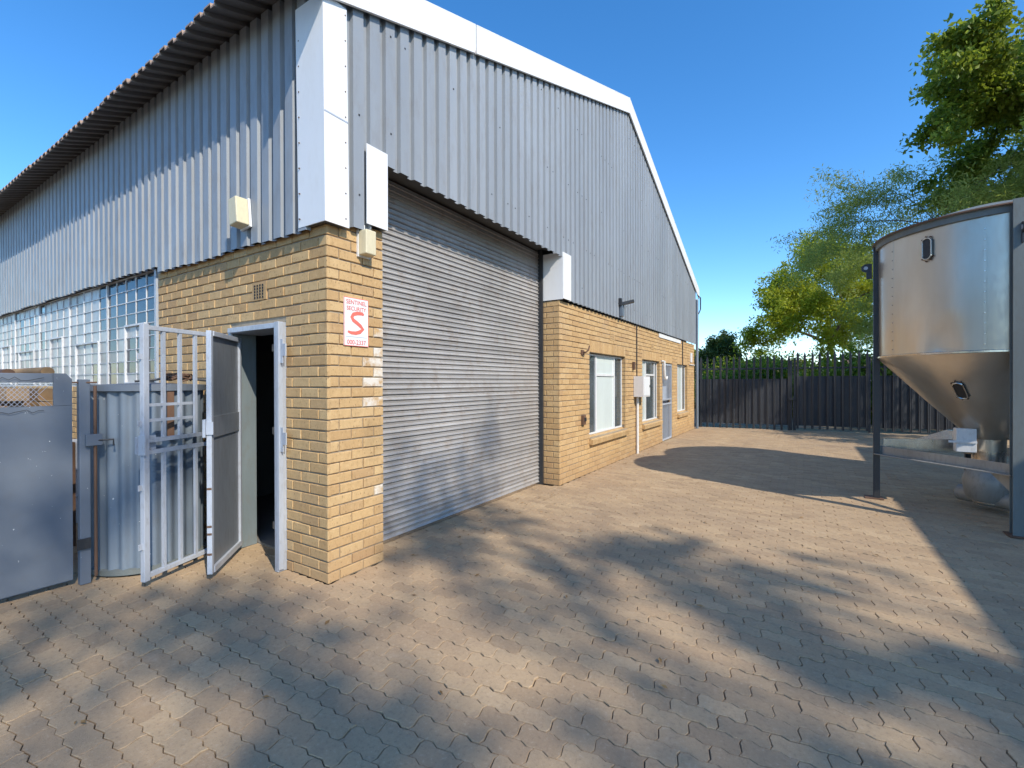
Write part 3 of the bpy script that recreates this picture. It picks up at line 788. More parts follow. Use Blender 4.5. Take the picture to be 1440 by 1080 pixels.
def alarm(loc, rz, w_, h_, d_, label, tilt=0):
    T = thing('alarm_box', loc, label, 'alarm box')
    b = B().prism([(-w_ / 2, 0, 0), (w_ / 2, 0, 0), (w_ * .42, -d_, h_ * .03), (-w_ * .42, -d_, h_ * .03)], (0, 0, h_))
    me = b.mesh('cover', 'cream'); o = bpy.data.objects.new('cover', me); COL.objects.link(o); o.parent = T
    mo = o.modifiers.new('b', 'BEVEL'); mo.width = .008; mo.segments = 2
    b = B().box((-w_ * .52, 0.0005, -.01), (w_ * .52, .02, h_ + .01)); o = bpy.data.objects.new('back_plate', b.mesh('back_plate', 'white')); COL.objects.link(o); o.parent = T
    T.rotation_euler = (0, tilt, rz); ORG[T] = Vector(loc); return T
A1 = alarm((-1.02, -.085, 2.93), 0, .15, .23, .10, 'cream alarm box tilted on the side cladding above the door', R(-6))
A2 = alarm((.02, .345, 2.62), R(90), .125, .20, .085, 'cream alarm box on brick pier just below white jamb flashing')
b = B().tube([(0, .0, .2), (0, .0, .26)], .006, 6); o = bpy.data.objects.new('cable', b.mesh('cable', 'white')); COL.objects.link(o); o.parent = A2

MB_ = thing('meter_box', (0, 7.6, 1.25), 'pale grey electrical meter box on brick wall between two windows', 'meter box')
B().box((.002, 7.56, 1.245), (.22, 8.05, 1.69)).build('housing', 'meter', MB_, bevel=.006)
B().box((.221, 7.59, 1.275), (.228, 8.02, 1.66)).build('door', 'white', MB_)
B().box((.2285, 7.97, 1.45), (.236, 7.99, 1.5)).build('latch', 'dark', MB_)
B().tube([(.04, 7.72, 0), (.04, 7.72, 1.245)], .028, 8).build('conduit', 'pvc', MB_, smooth=True)
B().tube([(.015, 7.76, 1.69), (.015, 7.76, 2.82)], .012, 6).build('cable_pipe', 'dark', MB_)
CD = thing('wall_conduit', (0, 12.25, 2.0), 'thin dark conduit running down brick wall above the far window', 'pipe')
B().tube([(.015, 12.25, 2.08), (.015, 12.25, 3.1)], .014, 6).build('pipe', 'dark', CD)
JP = thing('hooked_pipe', (0, 9.9, 1.8), 'white hooked pipe beside the side door', 'pipe')
B().tube([(.02, 9.8, 2.10), (.06, 9.92, 2.10), (.07, 9.92, 1.75), (.07, 9.96, 1.66), (.07, 10.08, 1.64), (.07, 10.14, 1.70)], .03, 8).build('pipe', 'pvc', JP, smooth=True)
FL = thing('flood_light', (.06, 6.55, 2.9), 'dark flood light on bracket at lower edge of the gable cladding', 'lamp')
B().box((.058, 6.52, 2.86), (.12, 6.62, 3.10)).build('bracket', 'corr', FL)
B().bar((.07, 6.57, 3.10), (.30, 6.66, 3.15), .14, .05).build('lamp_head', 'dark', FL)
B().box((.06, 6.46, 3.06), (.11, 6.52, 3.20)).build('junction_box', 'dark', FL)
HK = thing('rusty_hook', (0, 4.85, 2.0), 'rusty iron hook bracket on brick wall left of first window, upper one', 'hook')
B().tube([(0, 4.84, 2.06), (.07, 4.84, 2.06), (.10, 4.88, 2.10), (.10, 4.92, 2.17)], .014, 6).build('hook', 'rust', HK)
B().box((.001, 4.79, 2.02), (.02, 4.89, 2.10)).build('plate', 'rust', HK)
TP = thing('wall_switch', (0, 4.85, .9), 'dark rusty switch box low on brick wall left of first window', 'switch box')
B().box((.001, 4.80, .86), (.045, 4.90, 1.02)).build('housing', 'rust', TP)
B().box((.046, 4.83, .92), (.07, 4.87, .98)).build('lever', 'dark', TP)
BL = thing('bulkhead_light', (0, 7.5, 1.9), 'small brown bulkhead lamp on brick wall above the meter box', 'lamp')
B().box((.001, 7.47, 1.83), (.05, 7.56, 2.0)).build('body', 'rust', BL, bevel=.006)
SV = thing('wall_fitting', (0, 13.45, 2.1), 'white wall fitting and pipe near far corner of brick wall', 'wall fitting')
B().box((.001, 13.4, 2.2), (.04, 13.55, 2.5)).build('body', 'white', SV)
B().tube([(.03, 13.2, 2.12), (.03, 13.95, 2.12)], .015, 6).build('pipe', 'pvc', SV)

# ================================================================= LEFT: GATE, POST, CORRUGATED TANK
GT = thing('sheet_gate', (-1.667, -1.04, 0), 'blue-grey solid sheet steel gate with wire mesh window at left edge', 'gate')
gx = -1.667; y0, y1 = -3.2, -1.06
b = B(); ch = .035
poly = [(gx, y0, .03), (gx, y1, .03), (gx, y1, 1.60), (gx, y1 - ch, 1.635), (gx, y0, 1.635)]
# sheet below, strips round the mesh opening
m0, m1, q0, q1 = -3.05, -1.165, 1.40, 1.575
b.prism([(gx, y0, .05), (gx, y1, .05), (gx, y1, q0), (gx, y0, q0)], (-.012, 0, 0)); b.build('sheet', 'gate', GT)
B().prism([(gx + .003, m1, q0 + .0005), (gx + .003, y1, q0 + .0005), (gx + .003, y1, 1.60), (gx + .003, y1 - ch, 1.645), (gx + .003, m1, 1.645)], (-.018, 0, 0)).build('corner_sheet', 'gate', GT)
B().box((gx - .03, y0, q1), (gx + .002, m1 - .0005, 1.644)).build('top_rail', 'gate', GT, bevel=.004)
B().box((gx - .05, y0, .04), (gx - .0125, y1, .09)).box((gx - .05, y1 - .05, .0905), (gx - .0125, y1, 1.6)).build('back_frame', 'gate', GT)
wm = B(); s = .028
import itertools
for i in range(-10, 80):
    a = m0 + i * s * 1.0
    hgt = q1 - q0
    for sg in (1, -1):
        p0_, p1_ = (a, q0), (a + sg * hgt * .8, q1)
        if min(p0_[0], p1_[0]) < m0 or max(p0_[0], p1_[0]) > m1: continue
        wm.tube([(gx + .004, p0_[0], p0_[1]), (gx + .004 + .002 * sg, p1_[0], p1_[1])], .0016, 4, False)
wm.build('wire_mesh', 'galv', GT)
wr_ = B()
for zz in (q0 - .03, q1 + .03):
    pts = [(gx + .012 + random.uniform(0, .008), m0 + i * .03, zz + random.uniform(-.02, .02)) for i in range(int((m1 - m0) / .03))]
    wr_.tube(pts, .002, 4, False)
wr_.build('mesh_edge_wire', 'dark', GT)
GP = thing('gate_post', (-1.64, -1.0, 0), 'grey steel gate post between sheet gate and corrugated tank', 'post')
B().box((-1.68, -1.03, 0), (-1.62, -.965, 1.60)).build('post', 'gate', GP, bevel=.004)
B().tube([(-1.605, -.94, .05), (-1.605, -.94, 1.55)], .011, 8).build('hinge_rod', 'rust', GP)
B().box((-1.619, -1.0, 1.08), (-1.585, -.90, 1.17)).build('latch', 'gate', GP, bevel=.003)
B().tube([(-1.60, -.95, 1.12), (-1.56, -.84, 1.12), (-1.56, -.84, 1.07)], .008, 6).build('bolt', 'dark', GP)
B().box((-1.619, -1.05, .28), (-1.60, -.97, .36)).build('hinge', 'dark', GP)
B().tube([(-1.66, -1.06, 1.575), (-1.60, -.93, 1.575)], .008, 6).build('wire_tie', 'rust', GP)

TC, TR = (-1.84, -.50), .41
TK = thing('corrugated_tank', (TC[0], TC[1], 0), 'blue-grey corrugated iron drum tank standing behind the barred gate', 'tank')
b = B(); n = 24 * 8; vs = []
for z in (.04, .6, 1.1, 1.52):
    for k in range(n):
        t = 2 * math.pi * k / n; r_ = TR - .018 + .014 * math.cos(24 * t); vs.append((TC[0] + r_ * math.cos(t), TC[1] + r_ * math.sin(t), z))
fs = [(i * n + k, i * n + (k + 1) % n, (i + 1) * n + (k + 1) % n, (i + 1) * n + k) for i in range(3) for k in range(n)]
b.add(vs, fs).build('shell', 'corr', TK, smooth=True)
B().lathe((TC[0], TC[1], 0), [(TR + .014, .012), (TR + .014, .05), (TR - .02, .055)], 64).build('base_rim', 'beam', TK)
B().lathe((TC[0], TC[1], 0), [(TR + .004, 1.50), (TR + .016, 1.505), (TR + .016, 1.555), (TR - .03, 1.557), (.02, 1.575)], 64).build('lid', 'gate', TK)
B().box((TC[0] + .400, TC[1] - .02, 1.1), (TC[0] + .415, TC[1] + .03, 1.5)).build('rust_strap', 'rust', TK)
RC = thing('rope_coil', (-1.62, -.36, 1.56), 'small coil of grey and rust wire on top of corrugated tank', 'wire')
pts = []
for i in range(90):
    t = i * .42; r_ = .075 + .018 * math.sin(i * .9); pts.append((-1.66 + r_ * math.cos(t), -.34 + r_ * 1.2 * math.sin(t), 1.585 + .045 * abs(math.sin(i * .37)) + i * .0003))
B().tube(pts, .007, 5).build('wire', 'rust', RC)
B().tube([(-1.80, -.62, 1.585), (-1.74, -.48, 1.60), (-1.68, -.40, 1.63), (-1.58, -.22, 1.60), (-1.56, -.14, 1.59)], .012, 6).build('cable', 'dark', RC)
# scrap timber and pipe behind the gate
TB = thing('timber_stack', (-3.6, -1.0, 0), 'stack of weathered timber planks seen through the gate mesh', 'timber')
for i in range(16):
    z = 1.06 + (i // 4) * .14; yy = -1.55 + (i % 4) * .17 + random.uniform(-.03, .03)
    B().bar((-5.6 + random.uniform(-.2, .2), yy + random.uniform(-.12, .05), z), (-2.5 + random.uniform(-.25, .25), yy, z + random.uniform(-.01, .03)), .13, .10).build('plank', 'wood', TB)
for xx in (-5.2, -2.9): B().box((xx, -1.75, 0), (xx + .08, -.75, 1.0)).build('trestle', 'rust', TB)
for i in range(3):
    P = thing('scrap_pipe', (-3.0, -.9, 1.5), ['orange plastic pipe lying on the timber stack', 'rusty pipe lying on the timber stack', 'brown pole lying on the timber stack'][i], 'pipe')
    yy = -1.45 + .22 * i
    B().tube([(-5.2, yy - .1, 1.62 + .02 * i), (-2.7 + .1 * i, yy, 1.63 + .02 * i)], .045, 10).build('pipe', ['orange', 'rust', 'wood'][i], P, smooth=True)
DR = thing('scrap_drum', (-4.0, -.55, 0), 'pale steel drum standing behind the timber stack', 'drum')
B().lathe((-4.0, -.42, 0), [(.02, .01), (.28, .01), (.28, .3), (.292, .31), (.28, .32), (.28, .6), (.292, .61), (.28, .62), (.28, .9), (.02, .9)], 32).build('shell', 'galv', DR, smooth=True)
# pipes standing in the dark doorway
for i, (x, y, hh) in enumerate(((-1.15, .8, 1.9), (-1.02, 1.1, 1.6), (-1.32, 1.3, 2.3))):
    P = thing('standing_pipe', (x, y, 0), ['steel pipe nearest the doorway leaning inside the dark room', 'shorter steel pipe leaning inside the dark room', 'tall steel pipe at back of the dark room'][i], 'pipe', 'pipes standing inside the doorway')
    B().tube([(x, y, .02), (x - .08, y + .15, hh)], .03, 10).build('pipe', 'galv', P, smooth=True)

# ================================================================= PALISADE FENCE AND GATES
FA, FB = Vector((-.02, 14.78, 0)), Vector((6.4, 15.62, 0)); FD = (FB - FA).normalized(); FN = Vector((FD.y, -FD.x, 0))
def fp(u, z, off=0): return FA + FD * u + FN * off + Vector((0, 0, z))
pb = B()
for prof in ([(-.034, 0), (-.018, .016), (0, .006), (.018, .016), (.034, 0)],):
    vs = [(u, -d, 0) for u, d in prof] + [(u, -d, 2.33) for u, d in prof] + [(-.012, -.006, 2.43), (.0, -.003, 2.46), (.012, -.006, 2.43)]
    n = 5; pb.add(vs, [(k, k + 1, n + k + 1, n + k) for k in range(4)] + [(5, 6, 10), (6, 7, 11, 10), (7, 8, 12, 11), (8, 9, 12)])
pale = pb.mesh('pale', 'pale')
ang = math.atan2(FD.y, FD.x)
def palisade(nm, u0, u1, label, cat, sheet, z0=.0, top=0., group=None):
    T = thing(nm, tuple(fp(u0, 0)), label, cat, group)
    for z in (.28, 2.0): B().bar(fp(u0 + .03, z + z0, -.03), fp(u1 - .03, z + z0, -.03), .04, .05).build('rail', 'pale', T)
    for u in (u0 + .03, u1 - .03): B().bar(fp(u, 0, -.035), fp(u, 2.30 + top, -.035), .06, .06).build('post', 'pale', T)
    if sheet:
        n = int((u1 - u0) / .685); wdt = (u1 - u0 - .1) / max(1, n)
        for i in range(max(1, n)):
            b = B(); a = u0 + .05 + i * wdt; vs = []; m = 8
            for k in range(m + 1):
                d = .012 if k % 2 else -.004
                u = a + wdt * k / m
                vs += [tuple(fp(u, .16 + z0, -.006 - d)), tuple(fp(u, sheet, -.006 - d))]
            b.add(vs, [(2 * k, 2 * k + 2, 2 * k + 3, 2 * k + 1) for k in range(m)]).build('infill_sheet', 'pale', T)
    n = int((u1 - u0) / .196); st = (u1 - u0) / n
    for i in range(n):
        p = fp(u0 + (i + .5) * st, .04 + z0 + top + random.uniform(-.012, .012), .012)
        place('pale', pale, p, T, (0, random.uniform(-.008, .008), ang))
    return T
palisade('palisade_gate', 0.0, 2.83, 'charcoal palisade gate leaf next to the brick warehouse corner', 'gate', 1.66, 0, -.06, 'palisade gate leaves')
palisade('palisade_gate', 2.87, 4.88, 'charcoal palisade gate leaf between the gate bolt and the silo leg', 'gate', 1.74, 0, .02, 'palisade gate leaves')
palisade('palisade_fence', 4.92, 10.0, 'charcoal palisade fence panel running behind the steel silo', 'fence', 1.74, 0, .02)
BT = thing('gate_bolt', tuple(fp(2.85, 0, .04)), 'dark drop bolt where the two palisade gate leaves meet', 'gate bolt')
B().tube([fp(2.85, .0, .05), fp(2.85, 1.1, .05)], .014, 6).build('rod', 'dark', BT); B().bar(fp(2.72, 1.0, .045), fp(2.92, 1.0, .045), .05, .06).build('keeper', 'dark', BT)

# ================================================================= SILO
SC = Vector((5.0, 5.55, 0)); SR = 1.05
def make_silo(label):
    T = thing('silo', SC, label, 'silo')
    c = (SC.x, SC.y, 0)
    b = B(); n = 96; zs = [1.87, 1.95, 2.15, 2.4, 2.7, 3.0, 3.25, 3.36]; vs = []
    for z in zs:
        for k in range(n):
            t = 2 * math.pi * k / n; r_ = SR + .006 * math.sin(5 * t + z) + .003 * math.sin(11 * t)
            # dent low on the street side
            da = (t - R(236) + math.pi) % (2 * math.pi) - math.pi
            q = math.exp(-(da / .12) ** 2 - ((z - 1.94) / .09) ** 2); r_ -= .06 * q
            vs.append((c[0] + r_ * math.cos(t), c[1] + r_ * math.sin(t), z))
    b.add(vs, [(i * n + k, i * n + (k + 1) % n, (i + 1) * n + (k + 1) % n, (i + 1) * n + k) for i in range(len(zs) - 1) for k in range(n)])
    b.build('barrel', 'steel', T, smooth=True)
    for a in (R(205), R(255), R(300), R(40), R(110)):
        d = Vector((math.cos(a), math.sin(a), 0)); t = Vector((-d.y, d.x, 0)); p = SC + d * (SR + .004)
        sm = B().bar(p + Vector((0, 0, 1.90)), p + Vector((0, 0, 3.30)), .022, .010, d).build('seam', 'steel', T)
        rv_ = B(); [rv_.tube([p + Vector((0, 0, 1.96 + i * .11)), p + d * .012 + Vector((0, 0, 1.96 + i * .11))], .007, 6) for i in range(12)]; tag(rv_.build('rivets', 'sheet', sm), kind='stuff')
    B().lathe(c, [(SR + .006, 1.868), (SR + .020, 1.872), (SR + .020, 1.892), (SR + .006, 1.898)], 96).build('waist_band', 'sheet', T, smooth=True)
    cn = B(); pr_ = [(SR + .012, 1.885), (SR + .004, 1.86), (.80, 1.58), (.55, 1.30), (.30, 1.03), (.155, .87), (.15, .72)]
    base = len(cn.v); n = 72
    for r_, z in pr_:
        for k in range(n):
            t = 2 * math.pi * k / n; rr = r_ * (1 + .012 * math.sin(4 * t + z * 3)); cn.v.append((c[0] + rr * math.cos(t), c[1] + rr * math.sin(t), z))
    for i in range(len(pr_) - 1):
        for k in range(n): cn.f.append((i * n + k, (i + 1) * n + k, (i + 1) * n + (k + 1) % n, i * n + (k + 1) % n))
    cn.build('cone', 'steel', T, smooth=True)
    B().lathe(c, [(SR + .002, 3.30), (SR + .03, 3.305), (SR + .03, 3.37), (SR + .055, 3.375), (SR + .055, 3.392), (.5, 3.58), (.02, 3.66)], 72).build('roof', 'beam', T, smooth=True)
    B().lathe(c, [(SR + .056, 3.372), (SR + .062, 3.38), (SR + .056, 3.395)], 72).build('rim', 'rust', T)
    B().box((c[0] - .62, c[1] + .2, 3.50), (c[0] - .3, c[1] + .5, 3.66)).build('hatch', 'rust', T)
    # legs
    for i, (lx, ly) in enumerate(((3.96, 5.60), (4.96, 4.42), (6.08, 5.48), (5.06, 6.62))):
        v = Vector((lx, ly, 0)) - SC; d = v.normalized(); t = Vector((-d.y, d.x, 0)); p = SC + d * (SR + .045); 
        L_ = B()
        if i == 1:
            p = SC + d * (SR + .075)
            L_.bar(p - d * .05 , p - d * .05 + Vector((0, 0, 3.40)), .012, .13, t)
            L_.bar(p + d * .05, p + d * .05 + Vector((0, 0, 3.40)), .012, .13, t); L_.bar(p, p + Vector((0, 0, 3.40)), .09, .01, t)
            mt = 'beam'
        else:
            L_.bar(p, p + Vector((0, 0, 3.36)), .07, .012, d); L_.bar(p + t * .036 - d * .03, p + t * .036 - d * .03 + Vector((0, 0, 3.36)), .07, .012, t); mt = 'dark'
        lg = L_.build('leg', mt, T)
        B().box((p.x - .10, p.y - .10, 0), (p.x + .10, p.y + .10, .012)).build('base_plate', 'rust', lg)
        # lifting lug
        e = p + d * .02; q = B(); lu = []
        for k in range(14):
            a = math.pi * 1.0 * k / 13 - math.pi / 2; lu.append(e + d * (.06 + .055 * math.cos(a)) + Vector((0, 0, 3.10 + .055 * math.sin(a))))
        lu = [e + Vector((0, 0, 3.045)) + d * .0, e + Vector((0, 0, 2.95))][1:] + [e + d * .06 + Vector((0, 0, 2.95))] + lu + [e + Vector((0, 0, 3.155))]
        q.prism([x_ - t * .008 for x_ in lu], t * .016); q.build('lifting_lug', 'dark', lg)
        B().tube([e + d * .065 + Vector((0, 0, 3.10)) - t * .012, e + d * .065 + Vector((0, 0, 3.10)) + t * .012], .024, 10).build('eye', 'galv', lg)
    # sight glasses: upright oval on the barrel, tilted one on the cone
    def oval(cx_, nrm, upd, a, h_, nm):
        side = upd.cross(nrm).normalized(); P = []
        for k in range(28):
            t = 2 * math.pi * k / 28; y = math.sin(t) * a + (h_ if math.sin(t) > 0 else -h_); P.append(cx_ + side * math.cos(t) * a + upd * y)
        o_ = B().prism([x_ - nrm * .03 for x_ in P], nrm * .05).build('sight_glass', 'dark', T)
        fr_ = B(); P2 = [x_ + nrm * .022 for x_ in P]; fr_.tube(P2 + [P2[0]], .009, 6, False); fr_.build('frame', 'sheet', o_)
        bo = B()
        for k in range(0, 28, 4): x_ = cx_ + (P[k] - cx_) * 1.18; bo.tube([x_ - nrm * .01, x_ + nrm * .02], .008, 6)
        bo.build('bolts', 'rust', o_)
    a = R(229); nr = Vector((math.cos(a), math.sin(a), 0)); oval(SC + nr * SR + Vector((0, 0, 3.08)), nr, Vector((0, 0, 1)), .045, .075, 'w')
    a = R(238); rad = Vector((math.cos(a), math.sin(a), 0)); sl_ = Vector((rad.x * .72, rad.y * .72, .80)).normalized(); nn = Vector((rad.x * .75, rad.y * .75, -.66)); nn = (nn - sl_ * nn.dot(sl_)).normalized()
    oval(SC + rad * .70 + Vector((0, 0, 1.47)), nn, sl_, .05, .07, 'c')
    # ring beams between legs, splash trough, outlet and auger
    LP = [SC + (Vector((lx, ly, 0)) - SC).normalized() * (SR + .045) for lx, ly in ((3.96, 5.60), (4.96, 4.42), (6.08, 5.48), (5.06, 6.62))]
    for i in range(4):
        p, q = LP[i], LP[(i + 1) % 4]; d = (q - p).normalized(); nrm = Vector((d.y, -d.x, 0))
        if nrm.dot(p - SC) < 0: nrm = -nrm
        b = B(); z1 = .60
        b.bar(p + d * .04 + Vector((0, 0, z1)), q - d * .04 + Vector((0, 0, z1)), .10, .008); b.bar(p + d * .04 - nrm * .05 + Vector((0, 0, z1 + .055)), q - d * .04 - nrm * .05 + Vector((0, 0, z1 + .055)), .008, .10)
        b.build('ring_beam', 'dullgalv', T)
    p, q = LP[0], LP[1]; d = (q - p).normalized(); inn = (SC - (p + q) / 2).normalized()
    # funnel-shaped apron hanging from the front beam
    b = B(); z = Vector((0, 0, 1))
    A_ = [q - d * .30 + inn * .06 + z * .592, q - d * .04 + inn * .06 + z * .592, q - d * .04 + inn * .06 + z * .40, q - d * .12 + inn * .06 + z * .42]
    b.prism(A_, inn * .008); b.build('gusset', 'dullgalv', T)
    b = B(); A_ = [p + d * .05 + inn * .10 + z * .66, SC + z * .66 - d * .16, SC + z * .84 - d * .16, p + d * .05 + inn * .10 + z * .80]; b.prism(A_, inn * .006); b.build('side_plate', 'sheet', T)
    B().tube([SC + z * .74, SC + z * .10], .15, 20).build('outlet_pipe', 'sheet', T, smooth=True)
    B().tube([SC + z * .16 + d * .28, SC + z * .16 - d * .30], .10, 14).build('auger_tube', 'dullgalv', T, smooth=True)
    B().lathe(c, [(.152, .52), (.21, .46), (.24, .34), (.20, .16), (.10, .07)], 24).build('discharge_boot', 'dullgalv', T, smooth=True)
    B().box((SC.x - .34, SC.y - .26, .72), (SC.x - .16, SC.y - .12, 1.00)).build('gate_box', 'winframe', T, bevel=.006)
    B().box((SC.x - .41, SC.y - .275, .83), (SC.x - .16, SC.y - .2605, .855)).build('slide_bar', 'winframe', T)
    B().prism([SC + Vector(v) for v in ((-.80, .40, .70), (-.20, .12, .70), (-.18, .14, .93), (-.34, .22, .94))], (.05, .10, .0)).build('chute', 'sheet', T)
    B().bar(SC + Vector((.1, -.25, .9)), SC + Vector((.75, -.35, .62)), .26, .01).build('chute', 'sheet', T)
    B().lathe((SC.x + .35, SC.y - .45, .42), [(.02, 0), (.13, 0), (.13, .26), (.02, .28)], 20).build('motor', 'beam', T, smooth=True)
    B().tube([SC + Vector((.15, -.95, 3.60)), SC + Vector((.9, -.6, 3.66))], .035, 10).build('fill_pipe', 'white', T, smooth=True)
    return T
SILO = make_silo('dented stainless steel hopper silo on a four-legged frame')
S2 = copy_tree(SILO); S2.location = (7.55, 6.3, 0); S2.scale = (1.3, 1.3, 1.55); S2.rotation_euler = (0, 0, R(40))
S2['label'] = 'taller hopper silo standing beside the neighbouring shed'
for o in (SILO, S2): o['group'] = 'hopper silos'

# ================================================================= NEIGHBOURING SHED (its shadow edge crosses the yard)
SD = thing('neighbour_shed', (9, 4, 0), 'plain plastered shed along the right boundary beyond the silo', 'building')
B().box((9.14, -1.4, 0), (13.5, 9.5, 4.3)).build('wall', 'plaster', SD)
B().prism([(8.99, -1.5, 4.301), (8.99, -1.5, 4.50), (11.2, -1.5, 4.95), (13.6, -1.5, 4.50), (13.6, -1.5, 4.301)], (0, 11.1, 0)).build('roof', 'roof', SD)

# ================================================================= TREES
def tree(name, base, height, spread, label, leafmat, nl, lsize, seed, lean=(0, 0), trunk_h=.35, trunk_r=.16, levels=4, cluster=.35, aspect=.5, droop=0., flat=.8, group='trees beyond the yard', clusters_max=None):
    rn = random.Random(seed); rg = np.random.default_rng(seed)
    T = thing(name, base, label, 'tree', group); bs = Vector(base)
    wood = B(); tips = []
    def grow(p, d, ln, r, lv):
        n = 4; pts = [p]; rs = [r]; dd_ = d.copy()
        for i in range(n):
            dd_ = (dd_ + Vector((rn.gauss(0, .14), rn.gauss(0, .14), rn.gauss(0, .08) + (.06 if lv < 2 else -droop)))).normalized()
            p = p + dd_ * ln / n; pts.append(p); rs.append(r * (1 - .45 * (i + 1) / n))
            if lv >= levels - 1 or (lv == levels - 2 and i >= 2): tips.append(p)
        wood.tube(pts, rs, 7 if lv < 2 else 4, False)
        if lv < levels:
            k = rn.choice((3, 4)) if lv else 5
            for j in range(k):
                az = 2 * math.pi * (j + rn.random() * .8) / k; tl = rn.uniform(.45, 1.0) if lv else rn.uniform(.35, .95)
                a = dd_.cross(Vector((0, 0, 1)) if abs(dd_.z) < .9 else Vector((1, 0, 0))).normalized(); b_ = dd_.cross(a)
                nd = (dd_ * math.cos(tl) + (a * math.cos(az) + b_ * math.sin(az)) * math.sin(tl)); nd.z *= flat; nd.normalize()
                q = pts[-1] if (j < 2 or lv == 0) else pts[rn.choice((2, 3))]
                grow(q, nd, ln * rn.uniform(.62, .82) * (1.25 if lv == 0 else 1), rs[-1] * .72, lv + 1)
    d0 = Vector((lean[0], lean[1], 1)).normalized()
    grow(bs, d0, height * trunk_h, trunk_r, 0)
    # fit the crown to its wanted height and spread
    tp = np.array([tuple(t - bs) for t in tips]); zmax = tp[:, 2].max(); rad = np.percentile(np.hypot(tp[:, 0] - tp[:, 0].mean(), tp[:, 1] - tp[:, 1].mean()), 95)
    sz, sx = height / zmax, spread / rad
    wood.v = [((v[0] - bs.x) * (sx * min(1, max(0, (v[2] - bs.z) / (height * .25))) + (1 - min(1, max(0, (v[2] - bs.z) / (height * .25))))) + bs.x,
               (v[1] - bs.y) * (sx * min(1, max(0, (v[2] - bs.z) / (height * .25))) + (1 - min(1, max(0, (v[2] - bs.z) / (height * .25))))) + bs.y, (v[2] - bs.z) * sz + bs.z) for v in wood.v]
    wood.build('trunk', 'bark', T, smooth=True)
    tp = tp * np.array([sx, sx, sz]) + np.array(bs)
    if clusters_max and len(tp) > clusters_max: tp = tp[rg.permutation(len(tp))[:clusters_max]]
    # leaves in clumps around the twig ends
    idx = rg.integers(0, len(tp), nl); u = rg.normal(size=(nl, 3)); u /= np.linalg.norm(u, axis=1)[:, None]
    cs = cluster * rg.uniform(.6, 1.3, len(tp))
    c = tp[idx] + u * (rg.random(nl) ** .5)[:, None] * cs[idx][:, None] * np.array([1, 1, .65])
    a = rg.normal(size=(nl, 3)) ; a[:, 2] -= .5; a /= np.linalg.norm(a, axis=1)[:, None]
    nn = rg.normal(size=(nl, 3)); nn[:, 2] += .8; b_ = np.cross(a, nn); b_ /= np.linalg.norm(b_, axis=1)[:, None]
    s_ = lsize * rg.uniform(.6, 1.35, nl)[:, None]; up_ = np.cross(a, b_)
    V = np.stack([c, c + a * s_ * .5 + b_ * s_ * aspect * .5 + up_ * s_ * .08, c + a * s_, c + a * s_ * .5 - b_ * s_ * aspect * .5 + up_ * s_ * .08], 1).reshape(-1, 3)
    lf = B(); lf.v = V.tolist(); lf.f = [(4 * i, 4 * i + 1, 4 * i + 2, 4 * i + 3) for i in range(nl)]
    lf.build('crown', leafmat, T)
    return T
tree('leafy_tree', (4.9, 31.4, 0), 10.4, 5.3, 'bright lime green leafy tree rising behind the palisade gates', 'green_a', 60000, .18, 11, trunk_h=.20, cluster=.6, aspect=.5)
tree('leafy_tree', (-2.2, 36.5, 0), 5.6, 1.9, 'small dark round tree far behind the gate near the warehouse corner', 'green_b', 12000, .2, 5, trunk_h=.28, cluster=.45)
tree('leafy_tree', (-5.0, 38, 0), 4.6, 2.4, 'low far green tree right at the warehouse corner', 'green_a', 9000, .2, 8, trunk_h=.25, cluster=.5)
tree('feathery_tree', (7.5, 20.2, 0), 10.4, 5.6, 'sparse feathery tree with arching branches behind the silo', 'green_c', 75000, .15, 21, trunk_h=.42, cluster=.62, aspect=.22, droop=.10, flat=.7)
tree('leafy_tree', (9.9, 17.0, 0), 17.5, 5.7, 'tall dark leafy tree overhanging the top right corner', 'green_d', 125000, .17, 31, trunk_h=.30, trunk_r=.26, cluster=.46, aspect=.55)
tree('leafy_tree', (10.8, 11.3, 0), 7.6, 2.2, 'small leafy tree behind the neighbouring shed', 'green_a', 9000, .16, 17, trunk_h=.4, cluster=.4)
# trees at the street side behind the camera: they throw the dappled shade over the yard
tree('street_tree', (20.7, -7.9, 0), 20.4, 5.0, 'tall flat-crowned street tree to the right behind the viewpoint', 'green_d', 10000, .24, 41, trunk_h=.70, trunk_r=.28, cluster=.30, flat=.45, group='street trees')
tree('street_tree', (19.4, -10.0, 0), 19.0, 3.4, 'smaller flat-crowned street tree behind the viewpoint', 'green_d', 5200, .24, 43, trunk_h=.70, trunk_r=.2, cluster=.28, flat=.45, group='street trees')
for i, (x, y, hh, sp) in enumerate(((-9, -15, 6.0, 3.4), (-15.5, -16, 7.5, 3.8), (-22, -15, 6.5, 3.6), (-3, -17, 5.5, 3.0))):
    tree('street_tree', (x, y, 0), hh, sp, ['leafy tree across the street opposite the long window', 'taller leafy tree across the street', 'far leafy tree across the street', 'low leafy tree across the street behind the viewpoint'][i], 'green_b', 7000, .3, 60 + i, trunk_h=.3, cluster=.6, levels=3, group='street trees')
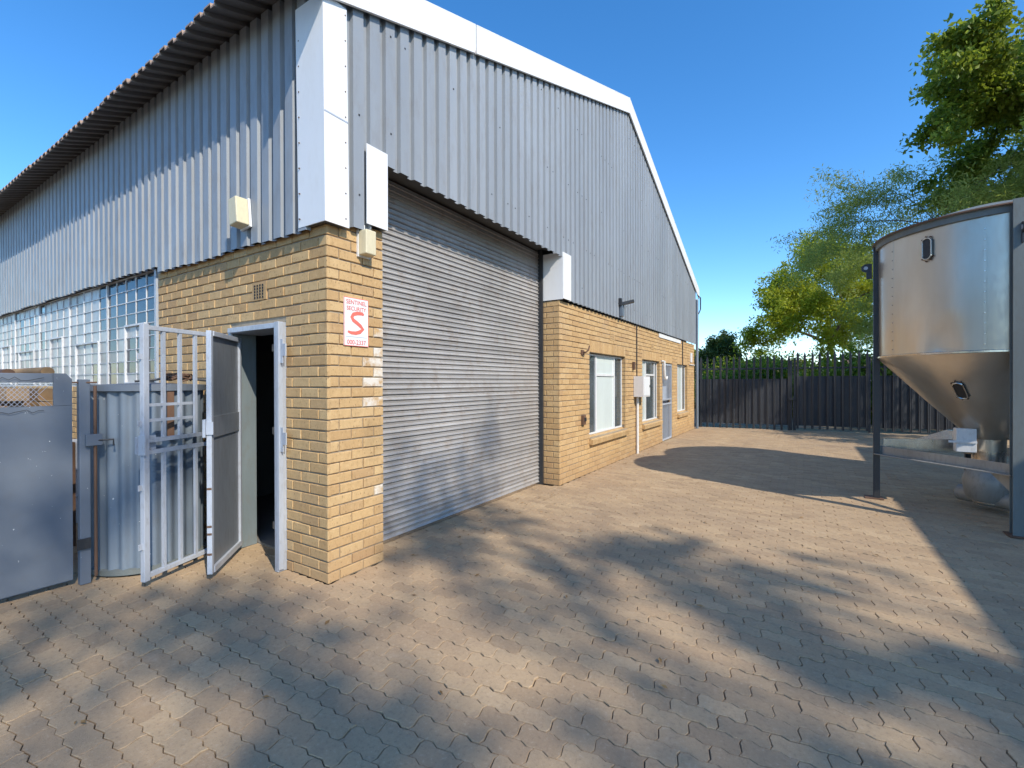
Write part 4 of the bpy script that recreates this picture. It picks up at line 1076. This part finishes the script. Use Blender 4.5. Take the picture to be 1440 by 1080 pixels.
# low growth and houses beyond the fence
rg = np.random.default_rng(3)
def shrub(loc, sx, sy, sz, n, mt, label, ls=.16):
    T = thing('shrub', loc, label, 'shrub', 'shrubs beyond the fence')
    u = rg.normal(size=(n, 3)); u /= np.linalg.norm(u, axis=1)[:, None]
    lump = 1 + .25 * np.sin(u[:, 0] * 5 + loc[0]) * np.cos(u[:, 1] * 6 + u[:, 2] * 4)
    c = u * (rg.random(n) ** .35 * lump)[:, None] * np.array([sx, sy, sz]) + np.array(loc) + np.array([0, 0, sz * .8]); c[:, 2] = np.maximum(c[:, 2], .05)
    a = rg.normal(size=(n, 3)); a /= np.linalg.norm(a, axis=1)[:, None]; b_ = np.cross(a, rg.normal(size=(n, 3))); b_ /= np.linalg.norm(b_, axis=1)[:, None]
    s_ = ls * rg.uniform(.6, 1.3, n)[:, None]
    V = np.stack([c, c + a * s_ * .5 + b_ * s_ * .28, c + a * s_, c + a * s_ * .5 - b_ * s_ * .28], 1).reshape(-1, 3)
    f = B(); f.v = V.tolist(); f.f = [(4 * i, 4 * i + 1, 4 * i + 2, 4 * i + 3) for i in range(n)]; f.build('foliage', mt, T)
    st = B(); [st.tube([(loc[0], loc[1], 0), (loc[0] + rg.normal() * sx * .4, loc[1] + rg.normal() * sy * .4, sz * 1.2)], .02, 5) for _ in range(5)]; st.build('stem', 'bark', T)
shrub((6.0, 19.5, 0), 2.8, 1.3, 1.7, 14000, 'green_d', 'dark green shrub behind the fence near the silo leg')
shrub((1.4, 22.5, 0), 3.2, 1.3, 1.45, 14000, 'green_d', 'yellow-green shrub glimpsed between the left gate pales')
shrub((9.5, 22.5, 0), 2.6, 1.6, 1.6, 8000, 'green_d', 'broad shrub behind the fence right of the silo')
shrub((-3.0, 27.5, 0), 2.4, 1.3, .95, 6000, 'green_b', 'dark shrub glimpsed past the warehouse corner')
shrub((2.0, 27.0, 0), 4.2, 1.4, 1.75, 12000, 'green_a', 'wide yellow-green hedge below the lime tree crown')
def house(x, y, wx, dy, hgt, label):
    T = thing('house', (x, y, 0), label, 'house', 'houses across the road')
    wl = B().box((x, y, 0), (x + wx, y + dy, hgt)).build('wall', 'plaster', T)
    B().prism([(x - .3, y - .4, hgt + .001), (x - .3, y + dy / 2, hgt + 1.5), (x - .3, y + dy + .4, hgt + .001)], (wx + .6, 0, 0)).build('roof', 'tile', T)
    for i in range(int(wx / 2.4)):
        xx = x + .8 + i * 2.4
        B().box((xx, y - .03, .9), (xx + 1.2, y - .002, 2.1)).build('window', 'glass_blue', T)
house(-6, 60, 9, 7, 2.7, 'plastered house with red tiled roof across the road, left one')
house(7, 62, 10, 7, 2.8, 'plastered house with red tiled roof across the road, right one')
BWL = B().box((-12, 40, 0), (20, 40.2, 1.5)).build('boundary_wall', 'plaster'); tag(BWL, 'low pale boundary wall across the road beyond the fence', 'wall')
